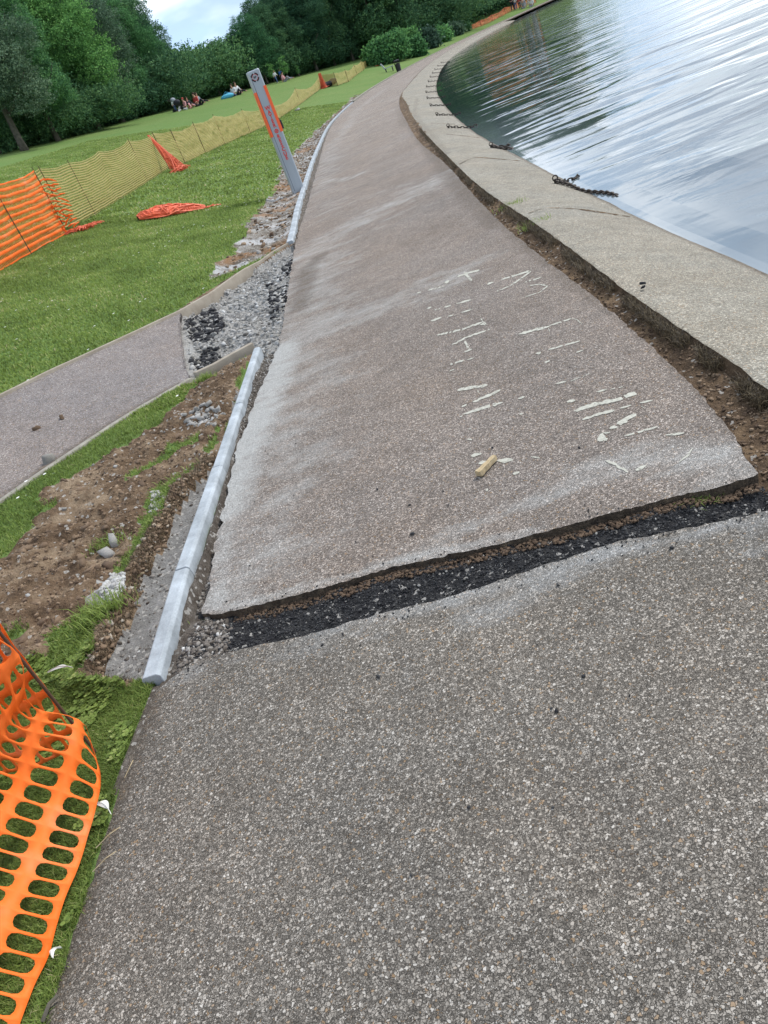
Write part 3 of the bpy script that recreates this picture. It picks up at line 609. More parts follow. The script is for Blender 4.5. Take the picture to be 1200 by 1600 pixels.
# ------------------------------------------------------------ kerb stones
def kerb(p0, p1, w, top0, top1, h_, mt, name='kerb_stone'):
    p0, p1 = Vector(p0), Vector(p1); c = (p0 + p1) / 2; d = p1 - p0; L_ = d.length; a = math.atan2(d.y, d.x)
    vs = []; y2 = w / 2; ns = 6
    for i in range(ns + 1):
        x = -L_ / 2 + L_ * i / ns; zt = top0 + (top1 - top0) * i / ns
        vs += [(x, -y2 - .004, -h_), (x, -y2, zt - .012), (x, -y2 + .012, zt), (x, y2 - .01, zt), (x, y2, zt - .01), (x, y2 + .004, -h_)]
    fs = []
    for i in range(ns):
        for k in range(6): fs.append((i * 6 + k, i * 6 + (k + 1) % 6, (i + 1) * 6 + (k + 1) % 6, (i + 1) * 6 + k))
    fs += [tuple(range(6))[::-1], tuple(ns * 6 + k for k in range(6))]
    me = bpy.data.meshes.new(name); me.from_pydata(vs, [], fs); me.update()
    o = link(name, me, mt); o.location = (c.x, c.y, 0); o.rotation_euler = (0, 0, a); bevel(o, .004, 2); return o
KN = [flat(232, 1056, .04), flat(281, 886, .045), flat(337, 726, .045), flat(371, 628, .045), flat(400, 541, .045)]
klab = ['nearest new kerb stone, its square end by the dark trench', 'second new kerb stone from the trench, beside the pale mortar bed', 'third new kerb stone from the trench, beside the heap of dug earth', 'last kerb stone of the near run, ending by the rubble patch']
for i in range(4):
    a, b_ = Vector(KN[i][:2]), Vector(KN[i + 1][:2]); dd = (b_ - a).normalized() * .004
    props(kerb(a + dd, b_ - dd, (.076, .072, .066, .060)[i], .034 + .003 * (i % 2), .036, .12, M['kerb']), klab[i], 'kerb stone', 'new pale kerb stones')
ya_ = 10.75; idx = 0; prevo = None
aL = np.interp(10.75, LC[:, 1], arc); aE = np.interp(52, LC[:, 1], arc); k = aL
while k < aE:
    q0 = (np.interp(k, arc, LC[:, 0]) - .05, np.interp(k, arc, LC[:, 1])); q1 = (np.interp(k + .915, arc, LC[:, 0]) - .05, np.interp(k + .915, arc, LC[:, 1]))
    lab = 'first kerb stone of the far run, meeting the long edging board' if idx == 0 else 'new pale kerb stone in the long curved run past the grey post'
    dv = (Vector(q1) - Vector(q0)).normalized() * .006
    props(kerb(Vector(q0) + dv, Vector(q1) - dv, .095, .04 + .003 * rng.standard_normal(), .04, .14, M['kerb']), lab, 'kerb stone', 'new pale kerb stones' if idx == 0 else 'kerb stones of the far curved run'); k += .915; idx += 1
# old kerb continuing far along the path: one continuous poured edging
yy = np.linspace(52.5, 150, 80); xx = xat(LC, yy) - .05
mb_ = MB(); vs = []
V_ = []; 
for a, x_, y_ in zip(range(80), xx, yy): V_ += [(x_ - .12, y_, -.1), (x_ - .12, y_, .07), (x_ + .06, y_, .07), (x_ + .06, y_, -.1)]
Fq = [(4 * i + k, 4 * i + k + 1, 4 * i + k + 5, 4 * i + k + 4) for i in range(79) for k in range(3)]
me = bpy.data.meshes.new('old_edging'); me.from_pydata(V_, [], Fq); me.update(); props(link('old_edging', me, M['oldkerb']), 'old brown kerb edging along the far lawn, past the end of the new kerb', 'edging')

# ------------------------------------------------------------ scattered stones (uncountable)
def rock_templates(n=16):
    out = []
    for k in range(n):
        v = np.array([(-1, -1, -1), (1, -1, -1), (1, 1, -1), (-1, 1, -1), (-1, -1, 1), (1, -1, 1), (1, 1, 1), (-1, 1, 1), (0, 0, 1.1), (0, -1.1, 0), (1.1, 0, 0), (0, 1.1, 0), (-1.1, 0, 0)], float)
        v = v * (.45 + .5 * rng.random((len(v), 3))); v[:, 0] += .25 * v[:, 2] * rng.standard_normal(); v *= np.array([1, .5 + .45 * rng.random(), .3 + .4 * rng.random()]); out.append(v * .5)
    f = np.array([(4, 5, 8), (5, 6, 8), (6, 7, 8), (7, 4, 8), (0, 1, 9), (1, 5, 9), (5, 4, 9), (4, 0, 9), (1, 2, 10), (2, 6, 10), (6, 5, 10), (5, 1, 10), (2, 3, 11), (3, 7, 11), (7, 6, 11), (6, 2, 11), (3, 0, 12), (0, 4, 12), (4, 7, 12), (7, 3, 12)])
    return out, f
RT, RF = rock_templates()
def scatter_rocks(name, P3, size, mt, kind='stuff', sink=.2, rnd=None, label=None):
    n = len(P3); T = np.stack([RT[k] for k in rng.integers(0, len(RT), n)])          # n,13,3
    a = rng.random(n) * 6.283; t = (rng.random(n) - .5) * .9
    ca, sa, ct, st_ = np.cos(a), np.sin(a), np.cos(t), np.sin(t)
    x = T[..., 0] * ct[:, None] + T[..., 2] * st_[:, None]; zz = -T[..., 0] * st_[:, None] + T[..., 2] * ct[:, None]; y = T[..., 1]
    X = x * ca[:, None] - y * sa[:, None]; Y = x * sa[:, None] + y * ca[:, None]
    VV = np.stack([X, Y, zz], 2) * np.asarray(size)[:, None, None] + np.asarray(P3)[:, None]; VV[..., 2] += (np.asarray(size) * (.3 - sink))[:, None]
    Fs = (RF[None] + (np.arange(n) * 13)[:, None, None]).reshape(-1, 3)
    r = rng.random(n) if rnd is None else rnd
    o = link(name, npmesh(name, VV.reshape(-1, 3), Fs, {'rnd': np.repeat(r, 13)}), mt); props(o, label, kind=kind); return o
def rand_in(poly, n):
    Q_ = np.array(poly)[:, :2]; lo_, hi_ = Q_.min(0), Q_.max(0); out = np.zeros((0, 2))
    while len(out) < n:
        p = lo_ + rng.random((n * 2, 2)) * (hi_ - lo_); p = p[poly_sd(p, Q_) > 0]; out = np.concatenate([out, p])
    return out[:n]
_f = resample(np.array(T1), 400)[rng.integers(4, 396, 2600)] - np.column_stack([0 * rng.random(2600), .004 + .05 * rng.random(2600) ** 1.6])
scatter_rocks('trench_soil', np.column_stack([_f, -.034 + .018 * fbm(_f[:, 0], _f[:, 1], 7, 5, 71, .6) + .004]), .004 + .016 * rng.random(2600) ** 3, M['rock_soil'], rnd=rng.random(2600) * .22)
# trench: black tarmac crumbs
tp = rand_in(T1 + T2[::-1], 16000); tp = tp[tp[:, 0] > -.95]
from math import floor
def tz(p): return -.034 + .018 * fbm(p[:, 0], p[:, 1], 7, 5, 71, .6) + .01 * fbm(p[:, 0], p[:, 1], 40, 3, 72) - .02 * sstep(.8, 1.4, p[:, 0]) + .022 * (1 - sstep(-.9, -.6, p[:, 0]))
blk = tp[tp[:, 0] > -.97]; sz = .003 + .010 * rng.random(len(blk)) ** 3
scatter_rocks('tarmac_crumbs', np.column_stack([blk, tz(blk)]), sz, M['rock_black'])
gp = tp[(tp[:, 0] < -.75)][::3]; gp = np.concatenate([gp, gp + .01 * rng.standard_normal(gp.shape)]); scatter_rocks('trench_grit', np.column_stack([gp, tz(gp)]), .006 + .022 * rng.random(len(gp)) ** 3, M['rock_grit'])
# grit between kerb and slab, mortar bed crumbs, soil clods, rubble, verge stones
def on_land(pts, cl=None):
    zz, c_, s = landz(pts)
    keep = np.ones(len(pts), bool) if cl is None else np.isin(c_, cl)
    return np.column_stack([pts, zz])[keep]
gapP = [flat(*p)[:2] for p in [(258, 1055), (318, 960), (345, 850), (352, 790), (372, 700), (402, 620), (432, 548), (408, 542), (385, 632), (357, 740), (333, 830), (296, 950)]]
g1 = on_land(rand_in(gapP, 9000)); scatter_rocks('kerb_grit', g1, .005 + .018 * rng.random(len(g1)) ** 3, M['rock_grit'])
g1 = on_land(rand_in(HAUNCH, 2600), [3]); g1 = g1[rng.random(len(g1)) < .25 + .75 * np.clip(np.abs(landz(g1[:, :2])[2] - .2) * 4, 0, 1)]; scatter_rocks('mortar_crumbs', g1, .004 + .02 * rng.random(len(g1)) ** 4, M['rock_grit'])
g1 = rand_in(EARTH, 20000); g1 = g1[fbm(g1[:, 0], g1[:, 1], 4, 4, 131) > -.15 + .5 * rng.standard_normal(len(g1)) * .5]; g1 = on_land(g1, [1]); scatter_rocks('soil_clods', g1, .004 + .026 * rng.random(len(g1)) ** 8, M['rock_soil'], rnd=.8 * rng.random(len(g1)), sink=.32)
g1 = on_land(rand_in(EARTH, 420), [1]); scatter_rocks('soil_lumps', g1, .02 + .06 * rng.random(len(g1)) ** 3, M['rock_soil'], rnd=.1 + .5 * rng.random(len(g1)), sink=.42)
g1 = on_land(rand_in(EARTH + [], 900), [1]); g1 = g1[:130]; scatter_rocks('loose_stones', g1, .006 + .03 * rng.random(len(g1)) ** 4, M['rock_grey'])
g1 = on_land(rand_in(PIT, 20000), [2]); scatter_rocks('rubble', g1, .007 + .055 * rng.random(len(g1)) ** 14, M['rock_grey'], rnd=np.clip(.66 + .25 * rng.standard_normal(len(g1)) + .3 * fbm(g1[:, 0], g1[:, 1], 2, 3, 133), 0, 1))
BLK = [apoly(x) for x in ([(286, 492), (330, 470), (345, 495), (330, 520), (340, 545), (310, 570), (295, 560)], [(415, 440), (455, 395), (478, 400), (452, 440), (446, 470), (420, 500)])]
g1 = np.concatenate([rand_in(b_, 2000) for b_ in BLK]); g1 = g1[fbm(g1[:, 0], g1[:, 1], 2.6, 4, 99) > .08 + .22 * rng.standard_normal(len(g1))]; g1 = on_land(g1); scatter_rocks('tarmac_lumps', g1, .010 + .075 * rng.random(len(g1)) ** 5, M['rock_black'], rnd=rng.random(len(g1)) * .85)
g1 = on_land(rand_in(VERGE, 3500), [5]); scatter_rocks('verge_rubble_stones', g1, .012 + .10 * rng.random(len(g1)) ** 9, M['rock_grey'], sink=.3); g1 = on_land(rand_in(VERGE, 16000), [5]); scatter_rocks('verge_stones', g1, .008 + .09 * rng.random(len(g1)) ** 12, M['rock_soil'])
g1 = on_land(rand_in(PATCH, 500)); scatter_rocks('mortar_lumps', g1, .012 + .035 * rng.random(len(g1)) ** 2, M['rock_grey'], rnd=.8 + .2 * rng.random(len(g1)))
g2 = rand_in(apoly([(232, 800), (240, 765), (262, 775), (250, 810)]), 120); g1 = on_land(g2); scatter_rocks('mortar_lumps', g1, .012 + .03 * rng.random(len(g1)) ** 2, M['rock_grey'], rnd=.8 + .2 * rng.random(len(g1)))
g2 = rand_in(apoly([(285, 655), (330, 640), (352, 650), (340, 672), (300, 670)]), 120); g1 = on_land(g2); scatter_rocks('white_stones', g1, .015 + .05 * rng.random(len(g1)) ** 2, M['rock_grey'], rnd=.35 + .5 * rng.random(len(g1)))
# channel crumbs
cp = np.column_stack([rng.random(16000), 2 + 16 * rng.random(16000) ** 1.7]); x0 = xat(RC, cp[:, 1]); x1 = xat(AC, cp[:, 1]); cp = np.column_stack([x0 + (x1 - x0) * cp[:, 0], cp[:, 1]])
cz = zch(cp); rr = rng.random(len(cp)); scatter_rocks('channel_clods', np.column_stack([cp, cz]), .003 + .022 * rng.random(len(cp)) ** 7, M['rock_soil'], rnd=rr ** 1.6 * .8)
# crumbs spilled on the paving
sp_ = np.column_stack([-1 + 2.4 * rng.random(260), .8 + 3.8 * rng.random(260) ** .8]); sp_ = sp_[(poly_sd(sp_, T1 + T2[::-1]) < -.005) & (sp_[:, 0] > xat(LC, sp_[:, 1]) + .05) & (sp_[:, 0] < 1.2)]
sp_ = sp_[(sp_[:, 1] < 2.2) | (sp_[:, 0] > xat(LS, sp_[:, 1]))]
_tl = resample(np.array(T2), 300)[rng.integers(5, 290, 420)]; _tl = _tl - np.column_stack([.02 * rng.random(420), .10 * rng.random(420) ** 2.2 + .004]); sp2_ = _tl[_tl[:, 0] > -.95]; sp_ = np.concatenate([sp_, sp2_])
_ts2 = resample(np.array(T1), 300)[rng.integers(5, 295, 200)] + np.column_stack([.02 * rng.random(200), .09 * rng.random(200) ** 2 + .008]); sp_ = np.concatenate([sp_, _ts2])
mk = [flat(*p)[:2] for p in [(592, 1058), (912, 1058), (862, 1108), (870, 1112), (733, 1262), (872, 915), (1050, 857), (950, 920), (645, 835), (590, 765), (700, 790), (770, 700), (640, 790), (905, 700), (1005, 450)]]
pp_ = np.concatenate([sp_, mk]); ss = np.concatenate([.002 + .007 * rng.random(len(sp_)) ** 3, np.array([.018, .016, .010, .012, .012, .016, .016, .010, .02, .012, .014, .014, .016, .012, .03])])
scatter_rocks('spilled_crumbs', np.column_stack([pp_, np.full(len(pp_), .001)]), ss, M['rock_black'], rnd=rng.random(len(pp_)) * .8, sink=.1)
o = scatter_rocks('stone_lump', [at(80, 722)[:]], [.11], M['rock_grey'], kind=None, sink=.05, rnd=np.array([.35])); props(o, 'blue grey stone lying on the side path near its lower edge', 'stone')
for (px, py, s_1, lab) in ((170, 868, .09, 'flat grey stone half buried in the dug earth by the turf'), (182, 852, .08, 'thin grey slate piece standing out of the dug earth')):
    q_ = at(px, py); o = scatter_rocks('stone_chip', [(q_.x, q_.y, lz(q_.x, q_.y) + .01)], [s_1], M['rock_grey'], kind=None, sink=.1, rnd=np.array([.55])); props(o, lab, 'stone')

# ------------------------------------------------------------ grass blades
def blades(name, P3, h_, w_, mt, lean=.5, kind='stuff', rnd=None):
    n = len(P3); a = rng.random(n) * 6.283; l = lean * (.3 + rng.random(n)); dx, dy = np.cos(a), np.sin(a); b = a + 1.57 + .5 * rng.standard_normal(n); wx_, wy_ = np.cos(b) * w_ / 2, np.sin(b) * w_ / 2
    P3 = np.asarray(P3); z0 = P3[:, 2] - .003
    A = np.column_stack([P3[:, 0] - wx_, P3[:, 1] - wy_, z0]); B = np.column_stack([P3[:, 0] + wx_, P3[:, 1] + wy_, z0])
    m1 = .55; C = np.column_stack([P3[:, 0] + wx_ * .8 + dx * h_ * l * .35, P3[:, 1] + wy_ * .8 + dy * h_ * l * .35, z0 + h_ * m1]); D = np.column_stack([P3[:, 0] - wx_ * .8 + dx * h_ * l * .35, P3[:, 1] - wy_ * .8 + dy * h_ * l * .35, z0 + h_ * m1])
    E_ = np.column_stack([P3[:, 0] + dx * h_ * l, P3[:, 1] + dy * h_ * l, z0 + h_ * (1.02 - .3 * l)])
    VV = np.stack([A, B, C, D, E_], 1).reshape(-1, 3); k = np.arange(n) * 5
    Fq = np.stack([k, k + 1, k + 2, k + 3], 1); Ft = np.stack([k + 3, k + 2, k + 4], 1)
    r = rng.random(n) if rnd is None else rnd
    o = link(name, npmesh(name, VV, [Fq, Ft], {'rnd': np.repeat(r, 5)}), mt); props(o, kind=kind); return o
def land_pts(n, ylo, yhi, smin, smax, pw=1.0):
    y = ylo + (yhi - ylo) * rng.random(n) ** pw; s = smin + (smax - smin) * rng.random(n)
    a = np.interp(y, LC[:, 1], arc); x = np.interp(a, arc, LC[:, 0]); tx = np.interp(a + .1, arc, LC[:, 0]) - np.interp(a - .1, arc, LC[:, 0]); ty = np.interp(a + .1, arc, LC[:, 1]) - np.interp(a - .1, arc, LC[:, 1]); L_ = np.hypot(tx, ty)
    p = np.column_stack([x - ty / L_ * s, y + tx / L_ * s]); zz, c_, s2 = [], [], []
    for i in range(0, n, 3000):
        r_ = landz(p[i:i + 3000]); zz.append(r_[0]); c_.append(r_[1])
    zz = np.concatenate(zz); c_ = np.concatenate(c_); keep = (c_ == 0) & (poly_sd(p, bpoly) < -.01)
    return np.column_stack([p, zz])[keep], s[keep]
def tone(p): return np.clip(.42 + .45 * fbm(p[:, 0], p[:, 1], 1.6, 4, 101) + .22 * rng.standard_normal(len(p)), 0, 1)
def infr(p3, pad=.12):
    q_ = (np.array(mw.to_3x3()).T @ (p3 - np.array([0, 0, H])).T).T; d = -q_[:, 2]; x = q_[:, 0] / d; y = q_[:, 1] / d
    return (d > 0) & (np.abs(x) < .5 + pad) & (np.abs(y) < .667 + pad)
p3, s3 = land_pts(230000, .55, 2.6, -.03, 1.15); k = infr(p3) & (s3 > .02 * fbm(p3[:, 0], p3[:, 1], 12, 3, 5)); p3 = p3[k]
blades('grass_near', p3, .012 + .022 * rng.random(len(p3)), .0028, M['blade'], .9, rnd=tone(p3))
p3, s3 = land_pts(260000, 2.4, 6.5, .1, 5.0, 1.3); p3 = p3[infr(p3)]
blades('grass_beside_side_path', p3, .014 + .026 * rng.random(len(p3)), .005, M['blade'], .9, rnd=tone(p3))
p3, s3 = land_pts(240000, 5.5, 17, .2, 9.0, 1.2); p3 = p3[infr(p3)]
blades('lawn_grass', p3, .02 + .03 * rng.random(len(p3)), .011, M['blade'], .9, rnd=tone(p3))
p3, s3 = land_pts(150000, 16, 55, .2, 18, 1.3); p3 = p3[infr(p3)]
blades('far_lawn_grass', p3, .03 + .04 * rng.random(len(p3)), .03, M['blade'], .9, rnd=tone(p3))
# clover leaves near the corner
p3, s3 = land_pts(16000, .55, 2.7, .0, 1.1); p3 = p3[infr(p3)]; p3 = p3[fbm(p3[:, 0], p3[:, 1], 3, 3, 111) > -.05]
n = len(p3); a = rng.random(n) * 6.28; r_ = .004 + .004 * rng.random(n); t3 = []
for kx in range(3):
    an = a + kx * 2.094; cx, cy = p3[:, 0] + np.cos(an) * r_ * 1.1, p3[:, 1] + np.sin(an) * r_ * 1.1; zc = p3[:, 2] + .014 + .012 * ((np.arange(n) * 37 % 11) / 11)
    for j in range(6): t3.append(np.column_stack([cx + np.cos(j * 1.047 + an) * r_, cy + np.sin(j * 1.047 + an) * r_, zc + .0015 * math.cos(j)]))
VV = np.stack(t3, 1).reshape(-1, 3); Fh = (np.arange(n * 3)[:, None] * 6 + np.arange(6)[None])
props(link('clover', npmesh('clover', VV, Fh, {'rnd': np.repeat(np.clip(.35 + .25 * rng.standard_normal(n), 0, .85), 18)}), M['blade']), kind='stuff')
# daisies over the lawn
p3, s3 = land_pts(2600, 3.0, 40, .5, 14, 1.1); p3 = p3[infr(p3)]; p3 = p3[fbm(p3[:, 0], p3[:, 1], .8, 3, 121) > -.15]; n = len(p3)
r_ = .009 + .0006 * p3[:, 1]; VV = np.stack([np.column_stack([p3[:, 0] + np.cos(j * 1.047) * r_, p3[:, 1] + np.sin(j * 1.047) * r_, p3[:, 2] + .045]) for j in range(6)], 1).reshape(-1, 3)
props(link('daisies', npmesh('daisies', VV, np.arange(n)[:, None] * 6 + np.arange(6)[None]), M['white']), kind='stuff')
# roots and dead grass hanging from the apron's inner edge
n = 42000; y = 2.0 + 17 * rng.random(n) ** 1.4; x = xat(AC, y) - .02 - .05 * rng.random(n) ** 1.6; pz = np.column_stack([x, y, -.07 + .066 * rng.random(n)]); kk_ = fbm(x, y, 4, 3, 59) > -.3; pz = pz[kk_]; n = len(pz)
blades('dead_roots', pz, .015 + .04 * rng.random(n), .0025, M['dryblade'], 1.0, rnd=rng.random(n) ** 1.5)
p3, s3 = land_pts(9000, 1.9, 6.4, .12, .75)
q3 = rand_in(HAUNCH, 200)
hb_ = np.array([tuple(p) for p in HAUNCH]); bb_ = resample(hb_[1:9], 400); n = 5200; i_ = rng.integers(0, 400, n); pp3 = bb_[i_] + .035 * rng.standard_normal((n, 2)); zz_, cc_, ss_ = landz(pp3); kk_ = (ss_ > .13) & (cc_ == 1)
pp3, zz_ = pp3[kk_], zz_[kk_]; blades('bank_roots', np.column_stack([pp3, zz_]), .012 + .03 * rng.random(len(pp3)), .003, M['dryblade'], 1.1, rnd=rng.random(len(pp3)))
n = 2600; i_ = rng.integers(0, 400, n); pp3 = bb_[i_] + .04 * rng.standard_normal((n, 2)); zz_, cc_, ss_ = landz(pp3); kk_ = (ss_ > .13) & (cc_ == 1)
scatter_rocks('bank_clods', np.column_stack([pp3, zz_])[kk_], .006 + .03 * rng.random(int(kk_.sum())) ** 4, M['rock_soil'])
def tuft(px, py, z0, n, h_, sp, lab, mt='blade', pos=None):
    c = Vector(pos) if pos is not None else Vector(flat(px, py, z0)); p = np.column_stack([c.x + sp * rng.standard_normal(n), c.y + sp * rng.standard_normal(n) * .7, np.full(n, c.z)])
    o = blades('weed_tuft', p, h_ * (.4 + .6 * rng.random(n)), .0045, M[mt], 1.0, kind=None, rnd=.2 + .6 * rng.random(n)); props(o, lab, 'weed'); return o
tuft(1096, 782, -.05, 320, .055, .032, 'green weed tuft in the trench below the slab corner, near the channel')
tuft(325, 975, -.05, 220, .045, .02, 'small weed tuft at the left end of the dark trench')
tuft(835, 352, -.04, 260, .07, .07, 'green weed patch against the apron in the middle of the channel'); tuft(797, 322, -.03, 200, .06, .08, 'smaller green weed patch further up the channel')
tuft(0, 0, 0, 260, .10, .06, 'leafy weeds on the rim of the dug kerb trench', pos=(at(170, 965).x, at(170, 965).y, lz(*at(170, 965)[:2])))
tuft(0, 0, 0, 200, .07, .06, 'weed patch in the middle of the dug earth', pos=(at(165, 850).x, at(165, 850).y, lz(*at(165, 850)[:2])))
tuft(0, 0, 0, 120, .09, .03, 'dark weed clump growing at the end of the lower edging', pos=(at(320, 596).x, at(320, 596).y, lz(*at(320, 596)[:2])))

# ------------------------------------------------------------ barrier mesh fences
def net(fn, nu, nv, hu, hv, rounded=True, edge_v=True):
    """barrier mesh: nu x nv cells over fn(u, v) in cell units; hu, hv = hole share of a cell"""
    K = 12 if rounded else 4
    if rounded:
        cu = [(-1, -1), (-.33, -1), (.33, -1), (1, -1), (1, -.33), (1, .33), (1, 1), (.33, 1), (-.33, 1), (-1, 1), (-1, .33), (-1, -.33)]
        ci = [(-.80, -.86), (-.33, -1), (.33, -1), (.80, -.86), (1, -.5), (1, .5), (.80, .86), (.33, 1), (-.33, 1), (-.80, .86), (-1, .5), (-1, -.5)]
    else: cu = [(-1, -1), (1, -1), (1, 1), (-1, 1)]; ci = cu
    cu = np.array(cu); ci = np.array(ci); I, J = np.meshgrid(np.arange(nu), np.arange(nv)); I = I.ravel(); J = J.ravel()
    ou = I[:, None] + .5 + cu[None, :, 0] * .5; ov = J[:, None] + .5 + cu[None, :, 1] * .5
    iu = I[:, None] + .5 + ci[None, :, 0] * .5 * hu; iv = J[:, None] + .5 + ci[None, :, 1] * .5 * hv
    U_ = np.concatenate([ou, iu], 1); V__ = np.concatenate([ov, iv], 1); X = fn(U_.ravel(), V__.ravel())
    b = (np.arange(len(I)) * 2 * K)[:, None]; k = np.arange(K)[None]; k2 = (k + 1) % K
    Fq = np.stack([b + k, b + k2, b + K + k2, b + K + k], 2).reshape(-1, 4); return X, Fq
def fence_surface(bpts, tpts, pitch, nv, sag=.03, wav=.02, seed=0):
    """sheet between a bottom line and a top line; u counts cells of the given pitch"""
    B = np.array(bpts, float); T = np.array(tpts, float); d = np.concatenate([[0], np.cumsum(np.linalg.norm(np.diff(B, axis=0), axis=1))]); n = int(d[-1] / pitch)
    def fn(u, v):
        s = u / n * d[-1]; f = v / nv
        b = np.stack([np.interp(s, d, B[:, k]) for k in range(3)], 1); t = np.stack([np.interp(s, d, T[:, k]) for k in range(3)], 1)
        p = b + (t - b) * f[:, None]
        i = np.clip(np.searchsorted(d, s) - 1, 0, len(d) - 2); loc = (s - d[i]) / (d[i + 1] - d[i]); hang = 4 * loc * (1 - loc)
        p[:, 2] -= sag * hang * f * (d[i + 1] - d[i]) * .5
        dr = (B[i + 1] - B[i]); nn = np.stack([-dr[:, 1], dr[:, 0], 0 * s], 1); nn /= np.linalg.norm(nn, axis=1)[:, None]
        p += nn * (wav * fbm(s, f * 2, 1.7, 3, seed))[:, None] * np.minimum(1, f * 3 + .3)[:, None]; p[:, 2] += wav * .5 * fbm(s, f, 2.3, 3, seed + 3)
        return p
    return fn, n
def rods(parent, pts, h_, lean=None, r=.006, name='stake'):
    for i, p in enumerate(pts):
        m = MB(); p = Vector(p); t = Vector(h_[i]) if hasattr(h_[i], '__len__') or isinstance(h_[i], Vector) else p + Vector((0, 0, h_[i]))
        m.tube([p - Vector((0, 0, .1)), t], r, 6); m.build(name, M['rod'], parent)
def child_of(o, par):
    o.parent = par; return o
# 1. fence in the lower left corner, close to the viewer
SB = Vector(flat(140, 1176, .03)); 
def v3(px, py, z_): return Vector(flat(px, py, z_))
root = empty('barrier_fence', (SB.x, SB.y, 0)); props(root, 'bright orange barrier mesh with oval holes slumped over a thin rod nearest the viewer', 'barrier fence', 'orange barrier fences')
def inv(o): o.parent = root_cur; o.matrix_parent_inverse = Matrix.Translation(-root_cur.location); return o
root_cur = root
NB = [v3(-45, 1790, .02), v3(30, 1600, .03), v3(75, 1480, .035), v3(120, 1352, .04), v3(158, 1250, .05), v3(157, 1205, .07), v3(140, 1172, .10)]
NT = []
topz = [.42, .43, .45, .47, .58, .78, .93]
toff = [(-.86, .30), (-.86, .30), (-.85, .31), (-.82, .32), (-.62, .26), (-.36, .12), (-.03, .0)]
for b_, z_, o_ in zip(NB, topz, toff): NT.append(Vector((b_.x + o_[0], b_.y + o_[1], z_)))
d = [0]
for a_, b_ in zip(NB[:-1], NB[1:]): d.append(d[-1] + (b_ - a_).length)
d = np.array(d); Bn = np.array([tuple(v) for v in NB]); Tn = np.array([tuple(v) for v in NT]); nvn = 8; nun = int(round(d[-1] / .048))
def smoothi(s, d, A):
    return np.stack([np.interp(s, d, A[:, k]) for k in range(3)], 1)
dd2 = np.linspace(0, d[-1], 60)
def smoothed(A):
    Q_ = smoothi(dd2, d, A); 
    for _ in range(8): Q_[1:-1] = (Q_[:-2] + 2 * Q_[1:-1] + Q_[2:]) / 4
    return Q_
Bs, Ts = smoothed(Bn), smoothed(Tn)
def nearfn(u, v):
    u, v = u + .10 * fbm(u * .35, v * .5, 1, 2, 207), v + .12 * fbm(u * .3, v * .35, 1, 2, 209)
    s = u / nun * d[-1]; f = v / nvn; b = smoothi(s, dd2, Bs); t = smoothi(s, dd2, Ts); p = b + (t - b) * f[:, None]
    belly = np.sin(np.pi * np.clip(f, 0, 1)); p[:, 2] += .07 * belly * (1 - .4 * s / d[-1]); w = .03 * fbm(s, f, 2.6, 2, 201) + .006 * fbm(s, f, 6, 2, 203)
    edge = sstep(.70, 1, s / d[-1]); p[:, 2] += w * (1 + 1.3 * edge); p[:, 0] += w * .5 + edge * .03 * np.sin(f * 16); p[:, 1] += .025 * edge * np.sin(f * 11 + 1); return p
X, Fq = net(nearfn, nun, nvn, .84, .66)
# a torn strand in the lower selvedge
o = link('mesh_sheet', npmesh('mesh_sheet', X, Fq), M['orange']); wd_ = o.modifiers.new('weld', 'WELD'); wd_.merge_threshold = .0004; o.data.polygons.foreach_set('use_smooth', np.ones(len(o.data.polygons), bool)); sm_ = o.modifiers.new('thick', 'SOLIDIFY'); sm_.thickness = .0009; inv(o)
# back run: from the rod away to the left
B2 = [SB + Vector((0, .01, .03)), v3(60, 1196, .05), v3(-60, 1222, .06), v3(-240, 1250, .08)]; T2_ = [Vector((p.x - .05 * i, p.y + .05 + .06 * i, [.95, .78, .8, .85][i])) for i, p in enumerate(B2)]
fn, n2_ = fence_surface([tuple(p) for p in B2], [tuple(p) for p in T2_], .048, 11, .05, .05, 7)
X, Fq = net(fn, n2_, 11, .76, .64); o = link('mesh_sheet', npmesh('mesh_sheet', X, Fq), M['orange']); wd_ = o.modifiers.new('weld', 'WELD'); wd_.merge_threshold = .0004; o.data.polygons.foreach_set('use_smooth', np.ones(len(o.data.polygons), bool)); sm_ = o.modifiers.new('thick', 'SOLIDIFY'); sm_.thickness = .0009; inv(o)
m = MB(); m.tube([SB + Vector((.012, .012, -.1)), SB + Vector((.0, .02, .55)), SB + Vector((-.02, .02, 1.02))], .0055, 8); inv(m.build('stake', M['rod']))

